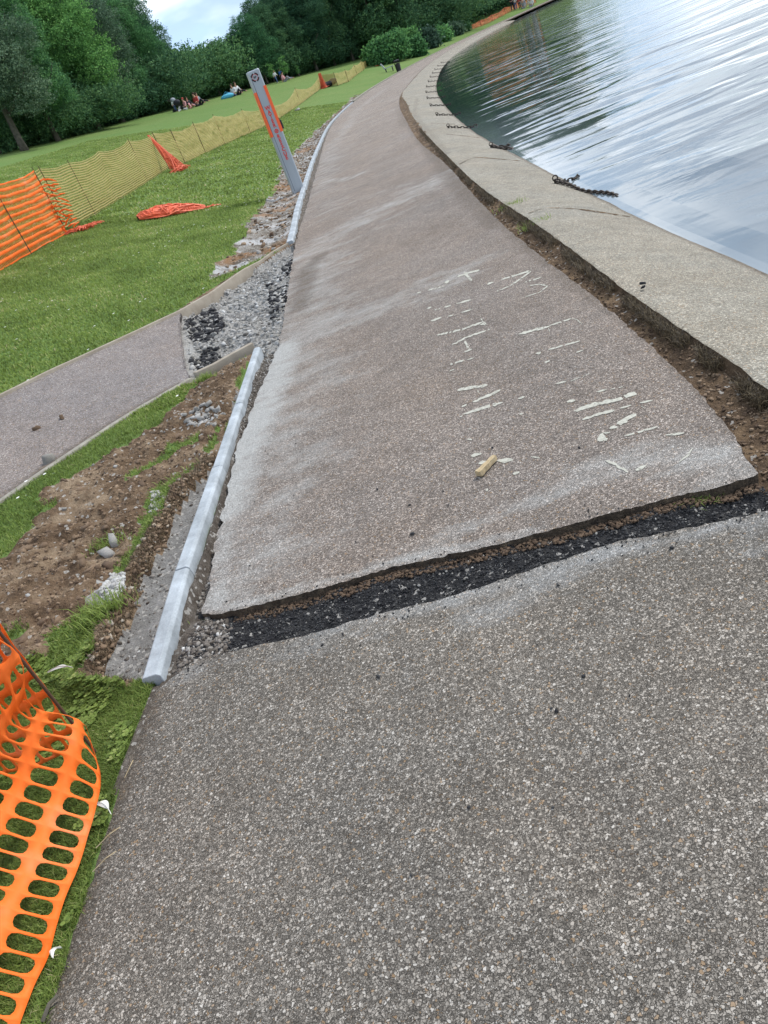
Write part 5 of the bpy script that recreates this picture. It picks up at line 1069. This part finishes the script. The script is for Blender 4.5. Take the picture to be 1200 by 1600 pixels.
# ------------------------------------------------------------ people
def skin(name, J, E_, mt, parent, lvl=1):
    me = bpy.data.meshes.new(name); me.from_pydata([j[:3] for j in J], E_, []); o = link(name, me, None, parent)
    md = o.modifiers.new('s', 'SKIN'); md.use_smooth_shade = True
    for v, j in zip(me.skin_vertices[0].data, J): v.radius = (j[3], j[4] if len(j) > 4 else j[3])
    me.skin_vertices[0].data[0].use_root = True
    sb = o.modifiers.new('b', 'SUBSURF'); sb.levels = lvl; sb.render_levels = lvl
    dg = bpy.context.evaluated_depsgraph_get(); m2 = bpy.data.meshes.new_from_object(o.evaluated_get(dg)); o.modifiers.clear(); o.data = m2; m2.materials.clear(); m2.materials.append(mt); return o
def person(base, rz, pose, top, legs, label, sc=1.0, group=None, hair='hair'):
    r_ = empty('person', tuple(base), rz); r_.scale = (sc, sc, sc); props(r_, label, 'person', group)
    if pose == 'stand':
        pel = (0, 0, .92); ch = (0, 0, 1.32); nk = (0, -.01, 1.48); hd = (0, -.02, 1.62)
        kn = [(-.10, -.02, .49), (.11, .03, .49)]; ft = [(-.11, 0, .07), (.13, .06, .07)]; el = [(-.26, .02, 1.12), (.27, 0, 1.12)]; ha = [(-.24, -.10, .88), (.26, -.08, .88)]
    elif pose == 'walk':
        pel = (0, 0, .90); ch = (0, -.03, 1.30); nk = (0, -.05, 1.46); hd = (0, -.07, 1.60)
        kn = [(-.10, -.20, .50), (.10, .10, .48)]; ft = [(-.10, -.28, .07), (.10, .38, .12)]; el = [(-.25, .08, 1.10), (.25, -.10, 1.12)]; ha = [(-.24, -.06, .92), (.24, -.30, .98)]
    else:
        pel = (0, 0, .12); ch = (0, .10, .52); nk = (0, .08, .68); hd = (0, .05, .82)
        kn = [(-.14, -.42, .42), (.16, -.46, .20)]; ft = [(-.14, -.72, .07), (.18, -.88, .07)]; el = [(-.28, .12, .34), (.28, .0, .30)]; ha = [(-.30, .22, .08), (.20, -.26, .30)]
    sh = [(-.18, ch[1], ch[2] + .08), (.18, ch[1], ch[2] + .08)]
    J = [(*pel, .13, .10), (*ch, .15, .10), (*nk, .055), (*hd, .09, .10), (hd[0], hd[1] - .01, hd[2] + .10, .075)]; E_ = [(0, 1), (1, 2), (2, 3), (3, 4)]
    J.append((hd[0], hd[1] - .10, hd[2] - .01, .022)); E_.append((3, 5))
    for s2 in range(2):
        b0 = len(J); J += [(*sh[s2], .055), (*el[s2], .042), (*ha[s2], .030), (ha[s2][0], ha[s2][1] - .05, ha[s2][2] - .06, .026)]; E_ += [(1, b0), (b0, b0 + 1), (b0 + 1, b0 + 2), (b0 + 2, b0 + 3)]
        b0 = len(J); hx = (-.09, .09)[s2]; J += [(hx, pel[1], pel[2] - .05, .085), (*kn[s2], .058), (*ft[s2], .042), (ft[s2][0], ft[s2][1] - .15, ft[s2][2] - .03, .035)]; E_ += [(0, b0), (b0, b0 + 1), (b0 + 1, b0 + 2), (b0 + 2, b0 + 3)]
    skin('body', J, E_, M['skin'], r_)
    J = [(*pel, .145, .115), (*ch, .17, .12), (nk[0], nk[1], nk[2] - .06, .08)]; E_ = [(0, 1), (1, 2)]
    for s2 in range(2):
        b0 = len(J); mid = tuple((a + b) / 2 for a, b in zip(el[s2], ha[s2])); J += [(*sh[s2], .07), (*el[s2], .055), (*mid, .048)]; E_ += [(1, b0), (b0, b0 + 1), (b0 + 1, b0 + 2)]
    skin('top', J, E_, M[top], r_)
    J = [(*pel, .15, .12)]; E_ = []
    for s2 in range(2):
        b0 = len(J); hx = (-.09, .09)[s2]; J += [(hx, pel[1], pel[2] - .06, .10), (*kn[s2], .072), (*ft[s2], .056)]; E_ += [(0, b0), (b0, b0 + 1), (b0 + 1, b0 + 2)]
    skin('trousers', J, E_, M[legs], r_)
    m = MB(); m.ellipsoid((hd[0], hd[1] + .025, hd[2] + .065), (.095, .105, .10), 12, 8); m.build('hair', M[hair], r_, True); return r_
def pat(px, py): q_ = at(px, py + 1.5); q_.z = float(lz(q_.x, q_.y)); return q_
q_ = pat(434, 129); person(q_, R(30), 'walk', 'white_cloth', 'jeans', 'person in a pale top and blue jeans walking on the far lawn', height_to(q_, 430, 109) / 1.72)
q_ = pat(443, 126); person(q_, R(-20), 'stand', 'blue_cloth', 'dark_cloth', 'person in a bright blue top standing on the far lawn by the young tree', height_to(q_, 439, 107) / 1.72)
q_ = pat(446, 126); person(q_, R(60), 'sit', 'pink_cloth', 'grey_cloth', 'person in pink sitting low beside the one in blue', 1.1)
q_ = pat(276, 173); person(q_, R(30), 'stand', 'white_cloth', 'jeans', 'person in a white top standing behind a pushchair at the edge of the wood', height_to(q_, 270, 155) / 1.72)
q_ = pat(291, 170); person(q_, R(-60), 'sit', 'pink_cloth', 'white_cloth', 'person in a pink top lounging on the grass, right of the pushchair', 1.05, hair='red_cloth')
q_ = pat(298, 168); person(q_, R(20), 'sit', 'dark_cloth', 'pink_cloth', 'person in dark clothes sitting between two groups on the grass', 1.05)
q_ = pat(309, 165); person(q_, R(-40), 'sit', 'red_cloth', 'dark_cloth', 'person in a dull red top sitting in the middle of the picnic group', 1.25)
q_ = pat(314, 163); person(q_, R(40), 'sit', 'grey_cloth', 'dark_cloth', 'person in a grey top sitting at the right end of the picnic group', 1.2)
q_ = pat(367, 149); person(q_, R(-30), 'sit', 'white_cloth', 'jeans', 'person in white sitting on the far lawn next to the blue bag', 1.2)
q_ = pat(374, 147); person(q_, R(30), 'sit', 'white_cloth', 'dark_cloth', 'person in white sitting just left of the rescue post, away from the blue bag', 1.3)
q_ = pat(356, 152); m = MB(); m.ellipsoid((0, 0, .15), (.7, .4, .28), 14, 8); m.tube([Vector((-.4, 0, .35)), Vector((0, 0, .6)), Vector((.4, 0, .35))], .03, 6); obj3('bag', m, M['cyan_cloth'], tuple(q_), 0, 'blue bag on the far lawn beside the seated pair in white', 'bag', smooth=True)
def pushchair(loc, rz, s_, lab, mt='dark_cloth'):
    r_ = empty('pushchair', tuple(loc), rz); r_.scale = (s_, s_, s_); props(r_, lab, 'pushchair')
    m = MB(); m.ellipsoid((0, 0, .62), (.25, .36, .22), 12, 8); m.build('seat', M[mt], r_, True); m = MB(); m.ellipsoid((0, .18, .85), (.25, .22, .2), 12, 8); m.build('hood', M['grey_cloth'], r_, True)
    m = MB(); m.tube([Vector((-.22, -.4, .15)), Vector((-.22, .1, .6)), Vector((-.22, .55, 1.0)), Vector((.22, .55, 1.0)), Vector((.22, .1, .6)), Vector((.22, -.4, .15))], .018, 6); m.build('frame', M['chain'], r_)
    for x_ in (-.25, .25):
        for y_ in (-.38, .34):
            m = MB(); m.tube([Vector((x_ - .02, y_, .14)), Vector((x_ + .02, y_, .14))], .14, 14); m.build('wheel', M['black'], r_)
pushchair(pat(281, 172), R(70), 1.15, 'dark pushchair on the grass beside the person in a white top')
# people on the distant end of the path
def ppt(px, py): d_ = ray(px, py); f_ = flat(px, py, .0); return Vector((f_[0], f_[1], .02))
FARP = [((803, 21), 'walk', 'dark_cloth', 'dark_cloth', 'person in dark clothes walking on the distant end of the path', 1.0), ((808, 20), 'stand', 'white_cloth', 'jeans', 'person in white just right of the walker on the distant path', .8),
        ((814, 17), 'stand', 'red_cloth', 'dark_cloth', 'person in dull red on the distant path, in the middle of the group', .75), ((819, 15), 'sit', 'grey_cloth', 'grey_cloth', 'person in grey sitting by the distant orange fence', 1.2), ((830, 9), 'sit', 'white_cloth', 'grey_cloth', 'person in white, last of the group on the distant path', 1.2)]
for (px, py), po, a_, b2, lab, s_ in FARP:
    q_ = ppt(px, py); D_ = math.hypot(q_.x, q_.y); k = min(1, 150 / D_); x_, y_ = q_.x * k, q_.y * k; zz_ = lz(x_, y_) if sdist([(x_, y_)], LC)[0] > 0 else 0; person((x_, y_, zz_), R(150), po, a_, b2, lab, s_ * D_ * k / 105)
q_ = ppt(797, 23); pushchair((q_.x, q_.y, .02), R(40), 1.3, 'black pushchair on the distant path ahead of the walking group', 'black')

# ------------------------------------------------------------ trees
def crown_mesh(name, seed, blobs, nleaf, leaf, shell=.55):
    """leaf clumps through the crown volume; blobs = (x, y, z, rx, ry, rz)"""
    rr = np.random.default_rng(seed); B_ = np.array(blobs, float); w = (B_[:, 3] * B_[:, 4] + B_[:, 4] * B_[:, 5]) ; w /= w.sum(); k = rr.choice(len(B_), nleaf, p=w)
    d = rr.standard_normal((nleaf, 3)); d /= np.linalg.norm(d, axis=1)[:, None]; rad = (shell + (1 - shell) * rr.random(nleaf) ** .5) * (1 + .10 * rr.standard_normal(nleaf))
    # uneven outline: ripples over each blob
    rip = 1 + .16 * np.sin(d[:, 0] * 7 + k * 1.7) * np.sin(d[:, 1] * 6 + k) + .12 * np.sin(d[:, 2] * 9 + k * 2.3)
    p = B_[k, :3] + d * B_[k, 3:6] * (rad * rip)[:, None]
    # tufts: pull leaves towards random clump centres
    nc_ = nleaf // 14; c = p[rr.choice(nleaf, nc_)]; j = rr.integers(0, nc_, nleaf)
    use = rr.random(nleaf) < .72; q_ = c[j] + rr.standard_normal((nleaf, 3)) * leaf * np.array([1.9, 1.9, 1.1]); p = np.where(use[:, None], q_, p)
    nrm = d + rr.standard_normal((nleaf, 3)) * .75 + np.array([0, 0, .35]); nrm /= np.linalg.norm(nrm, axis=1)[:, None]
    t = np.cross(nrm, rr.standard_normal((nleaf, 3))); t /= np.linalg.norm(t, axis=1)[:, None] + 1e-9; b_ = np.cross(nrm, t); s_ = leaf * (.55 + .9 * rr.random(nleaf))[:, None]
    Vq = np.stack([p + t * s_ * .95, p + b_ * s_ * .5 + nrm * s_ * .12, p - t * s_ * .9 - nrm * s_ * .2, p - b_ * s_ * .5 + nrm * s_ * .12], 1).reshape(-1, 3)
    tone_ = np.clip(.45 + .18 * rr.standard_normal(len(B_))[k] + .15 * rr.standard_normal(nc_)[j] * use + .16 * rr.standard_normal(nleaf), 0, 1)
    return npmesh(name, Vq, np.arange(nleaf)[:, None] * 4 + np.arange(4)[None], {'rnd': np.repeat(tone_, 4)})
def trunk_mesh(name, seed, h_, r0, lean=0, limbs=7, start=.3):
    rr = np.random.default_rng(seed); m = MB(); pts = []; nseg = 9
    for i in range(nseg + 1):
        t = i / nseg; pts.append(Vector((lean * t * t * h_ + .12 * math.sin(3 * t + seed), .12 * math.sin(4 * t + seed * 2), h_ * t)))
    rad = [r0 * (1.35 if i == 0 else 1) * (1 - .82 * (i / nseg)) for i in range(nseg + 1)]; pts[0].z = -.4; m.tube(pts, rad, 9)
    for k in range(limbs):
        t = start + (.9 - start) * k / limbs; i = int(t * nseg); p = pts[i].lerp(pts[i + 1], t * nseg - i); a = k * 2.4 + seed; L_ = h_ * (.42 - .2 * t); r_ = r0 * (1 - .8 * t) * .55
        q_ = [p]; dr = Vector((math.cos(a), math.sin(a), .7))
        for s_ in range(1, 5): q_.append(p + dr * L_ * s_ / 4 * .8 + Vector((0, 0, .1 * L_ * (s_ / 4) ** 2)) + Vector((.1 * rr.standard_normal(), .1 * rr.standard_normal(), 0)))
        m.tube(q_, [r_ * (1 - .2 * s_) for s_ in range(5)], 6)
    return m
def blobset(seed, h_, R_, base=.22, n=16, top=1.0):
    rr = np.random.default_rng(seed); out = []
    for i in range(n):
        t = (i + .5) / n; zc = h_ * (base + (top - base) * t * .93); w = R_ * math.sin(math.pi * min(1, .22 + .72 * t)) ** .75; a = i * 2.399 + seed; q_ = w * .62 * (rr.random() * .5 + .6)
        r_ = R_ * (.34 + .2 * rr.random()) * (1 - .25 * t); out.append((math.cos(a) * q_, math.sin(a) * q_, zc, r_, r_, r_ * .8))
    out.append((0, 0, h_ * .55, R_ * .6, R_ * .6, h_ * .25)); return out
KIND = {}
def make_kind(key, seed, h_, R_, leafm, nleaf, leaf, base, lean=0, r0=.22, n=16):
    cm = crown_mesh('crown', seed, blobset(seed, h_, R_, base, n), nleaf, leaf); cm.materials.append(M[leafm])
    tm = trunk_mesh('trunk', seed, h_ * .82, r0, lean, start=max(.18, base)); me = bpy.data.meshes.new('trunk'); me.from_pydata(tm.v, [], tm.f); me.update(); me.materials.append(M['bark']); me.polygons.foreach_set('use_smooth', np.ones(len(me.polygons), bool))
    KIND[key] = (h_, cm, me)
make_kind('round', 1, 10, 4.2, 'leafA', 80000, .07, .27)
make_kind('dark', 2, 11, 3.8, 'leafB', 80000, .075, .18)
make_kind('light', 3, 10, 3.8, 'leafC', 80000, .068, .28)
make_kind('silver', 4, 11, 4.0, 'leafD', 80000, .065, .28, .06, .26)
make_kind('tall', 5, 13, 3.6, 'leafA', 85000, .08, .26)
make_kind('tall2', 6, 13, 3.9, 'leafB', 70000, .095, .14)
make_kind('young', 7, 4, .9, 'leafC', 900, .10, .45, 0, .05, 6)
def tree(pos, key, scale, label, group=None, rz=None, wide=1.0, name='tree'):
    h0, cm, tm = KIND[key]; r_ = empty(name, tuple(pos), random.random() * 6.28 if rz is None else rz); r_.scale = (scale * wide, scale * wide, scale); props(r_, label, 'tree', group)
    for nm, me in (('trunk', tm), ('crown', cm)):
        o = bpy.data.objects.new(nm, me); col.objects.link(o); o.parent = r_
    return r_
FRONT = [((44, 241), (-40, -60), 'silver', 1.1, 'silver-leaved tree with a pale curved trunk at the far left edge of the wood'),
 ((4, 246), (-70, -20), 'dark', 1.0, 'dark tree cut by the left edge of the picture, behind the lawn'),
 ((95, 226), (10, -90), 'tall', 1.0, 'tall mid green tree standing between the two pale-trunked trees on the left'),
 ((156, 206), (100, -80), 'light', 1.05, 'bright green tree with a forked grey trunk, second along the wood edge'),
 ((196, 194), (140, -70), 'silver', .95, 'greyish tree right of the forked bright green one'),
 ((214, 188), (175, -60), 'tall', .9, 'tall tree with a dark leaning trunk, right of the greyish tree'),
 ((240, 180), (205, -25), 'light', .9, 'light green tree just left of the gap of sky'),
 ((266, 171), (236, 12), 'round', 1.0, 'rounded tree above the pushchair, at the left of the sky gap'),
 ((290, 164), (262, 34), 'dark', .95, 'darker tree above the picnic group'),
 ((306, 160), (286, 52), 'round', 1.0, 'low rounded tree under the middle of the sky gap'),
 ((346, 152), (312, 56), 'light', .85, 'broad low tree with pale trunk, left of the seated pair in white'),
 ((366, 147), (335, 34), 'dark', 1.1, 'tall dark rounded tree just left of the rescue post top'),
 ((392, 140), (362, 18), 'dark', 1.05, 'dark tree standing directly behind the top of the rescue post'),
 ((418, 134), (390, 14), 'round', .95, 'mid green tree right of the rescue post top'),
 ((440, 128), (408, 2), 'dark', 1.0, 'dark tree behind the person in blue'),
 ((468, 121), (432, -12), 'tall2', .9, 'tall dark tree right of the pair on the far lawn'),
 ((498, 113), (455, -50), 'dark', .95, 'dark tree with low boughs above the far ochre fence'),
 ((525, 105), (485, -60), 'tall2', .9, 'very dark tree above the end of the far ochre fence'),
 ((552, 98), (520, -70), 'dark', .95, 'dark tree immediately left of the big bush'),
 ((590, 84), (560, -75), 'tall2', .9, 'dark tree rising behind the left of the big bush')]
for b_, t_, k, wd, lab in FRONT:
    p_ = at(*b_); h_ = max(5, height_to(p_, *t_)); s_ = h_ / KIND[k][0] * (.80 if 236 <= t_[0] <= 370 else 1); D_ = math.hypot(p_.x, p_.y); p_ = Vector((p_.x * (D_ + 5.5) / D_, p_.y * (D_ + 5.5) / D_, 0)); p_.z = lz(p_.x, p_.y) - .1
    tree(p_, k, s_, lab, 'trees along the wood edge', wide=wd * min(1.25, max(.6, 1.0)))
    # the wood behind: three deeper rows
    gap = 236 <= t_[0] <= 370
    for r_i, dk in enumerate((7, 14, 23)):
        f = (D_ + dk) / D_; x_, y_ = p_.x * f + 2.5 * random.uniform(-1, 1), p_.y * f; kk = ('dark', 'tall2', 'dark')[r_i]
        hh = h_ * (1.02 if t_[1] < 0 else (.5 if gap else .8)) * f; tree((x_, y_, lz(x_, y_) - .2), kk, hh / KIND[kk][0], 'dark tree deep inside the wood behind the edge trees', 'trees inside the wood', wide=.95)
BACK = [(600, 84, 0), (625, 77, 0), (645, 68, 0), (665, 60, 0), (685, 52, 0), (703, 44, 0), (720, 37, 0), (740, 30, 0), (757, 23, 0), (775, 16, 0), (792, 9, 0), (810, 1, 0), (828, -6, 0), (848, -14, 0)]
for i, (bx, by, ty) in enumerate(BACK):
    d_ = at(bx, by); D_ = math.hypot(d_.x, d_.y); x_, y_ = d_.x, d_.y; zz_ = lz(x_, y_); hh = 19
    tree((x_, y_, zz_ - .2), ('tall2', 'dark')[i % 2], hh / KIND[('tall2', 'dark')[i % 2]][0], 'dark tall tree in the distant wood above the far end of the path', 'trees of the distant wood', wide=.95)
    for dk in (10, 22):
        x2, y2 = x_ * (D_ + dk) / D_ + 3 * random.uniform(-1, 1), y_ * (D_ + dk) / D_; tree((x2, y2, lz(x2, y2) - .2), 'dark', 2.0, 'dark tall tree in the distant wood above the far end of the path', 'trees of the distant wood')
THK = []
for i in range(0):       # the wood goes on beyond the frame, where the lake mirrors it
    x_, y_ = 72 + i * 11, 190 + 4 * math.sin(i) + i * 3; x2 = x_; tree((x2, y_, lz(x2, y_) - .2), ('tall2', 'dark')[i % 2], 1.45, 'dark tall tree in the distant wood above the far end of the path', 'trees of the distant wood', wide=1.1)
for i in range(13):
    bx, by = 600 + 20 * i, 82 - 7.8 * i; d_ = at(bx, by); THK.append((d_.x * 1.05, d_.y * 1.05)); THK.append((d_.x * 1.12 + 3, d_.y * 1.12))
# young trees on the lawn's edge
for (bx, by), (tx, ty), lab in (((451, 126), (434, 88), 'slim young tree with yellow green leaves beside the people on the far lawn'), ((431, 130), (418, 98), 'slim young tree left of the walking pair'), ((469, 120), (461, 102), 'bare slender young tree right of the pair')):
    p_ = at(bx, by); h_ = height_to(p_, tx, ty); p_.z = lz(p_.x, p_.y) - .05; tree(p_, 'young', h_ / 4, lab, 'young trees on the lawn', name='young_tree')
# undergrowth along the wood edge
um = crown_mesh('undergrowth', 77, [(rng.uniform(-4, 4), rng.uniform(-1.5, 1.5), rng.uniform(.3, 1.2), 1.5, 1.3, .9) for _ in range(11)], 30000, .055, .3); um.materials.append(M['leafB'])
for i, (b_, t_, k, wd, lab) in enumerate(FRONT):
    p_ = at(*b_); D_ = math.hypot(p_.x, p_.y)
    for dk, sc_u in ((11, 1.0), (18, 1.5)):
        f = (D_ + dk) / D_; x_, y_ = p_.x * f, p_.y * f; o = bpy.data.objects.new('thicket', um); col.objects.link(o); o.location = (x_, y_, lz(x_, y_) - .2); o.rotation_euler = (0, 0, random.uniform(-.5, .5)); s_ = sc_u * (1.0 + D_ / 150); o.scale = (s_, s_, s_)
        props(o, 'dark thicket of undergrowth between the trunks of the wood', 'thicket', 'thickets in the wood')
for x_, y_ in THK:
    o = bpy.data.objects.new('thicket', um); col.objects.link(o); o.location = (x_, y_, lz(x_, y_) - .3); o.rotation_euler = (0, 0, random.uniform(-.5, .5)); o.scale = (3, 2.4, 2.6)
    props(o, 'dark thicket of undergrowth between the trunks of the wood', 'thicket', 'thickets in the wood')
# ------------------------------------------------------------ bushes beside the path
def bush(px, py, tpx, tpy, wpx_, mt, lab, seed, nleaf=9000, deep=1.0):
    p_ = at(px, py); D_ = math.hypot(p_.x, p_.y); h_ = height_to(p_, tpx, tpy); w = wpx_ * D_ / FPX * .75 / 2; p_.z = lz(p_.x, p_.y); rr = np.random.default_rng(seed)
    bl_ = [(rr.uniform(-w * .55, w * .55), rr.uniform(-w * .4, w * .4) * deep, h_ * rr.uniform(.22, .72), w * .45, w * .45 * deep, h_ * .28) for _ in range(9)] + [(0, 0, h_ * .4, w * .85, w * .7 * deep, h_ * .42), (-w*.5, 0, h_ * .2, w * .5, w * .5, h_ * .22), (w*.5, 0, h_ * .2, w * .5, w * .5, h_ * .22)]
    me = crown_mesh('foliage', seed, bl_, nleaf, .17, .5); r_ = empty('bush', tuple(p_)); props(r_, lab, 'bush', 'bushes beside the path'); link('foliage', me, M[mt], r_)
    m = MB()
    for k in range(7): m.tube([Vector((0, 0, -.1)), Vector((w * .3 * math.cos(k), w * .3 * math.sin(k), h_ * .4)), Vector((w * .55 * math.cos(k), w * .5 * math.sin(k), h_ * .7))], [.07, .05, .02], 6)
    m.build('stems', M['bark'], r_)
bush(612, 98, 600, 46, 66, 'leafC', 'big rounded bush behind the black bin', 301, 15000)
bush(585, 101, 583, 68, 26, 'leafC', 'light green lower bush at the left side of the big rounded one', 302, 6000)
bush(645, 88, 640, 38, 34, 'leafC', 'tall light green bush behind the right of the big rounded one', 303, 9000)
bush(655, 88, 652, 52, 30, 'leafC', 'pale green bush close to the path edge, right of the bin', 304, 8000)
bush(672, 76, 668, 36, 34, 'leafD', 'greyish green bush in the middle of the row', 305, 8000)
bush(692, 66, 690, 40, 30, 'leafA', 'mid green bush, fourth back along the path', 306, 7000)
bush(712, 56, 710, 35, 26, 'leafD', 'greyish clipped bush near the end of the row', 307, 6000)
bush(725, 50, 722, 35, 16, 'leafB', 'dark small bush at the far end of the row, before the orange fence', 308, 5000)
print('objects', len(bpy.data.objects))
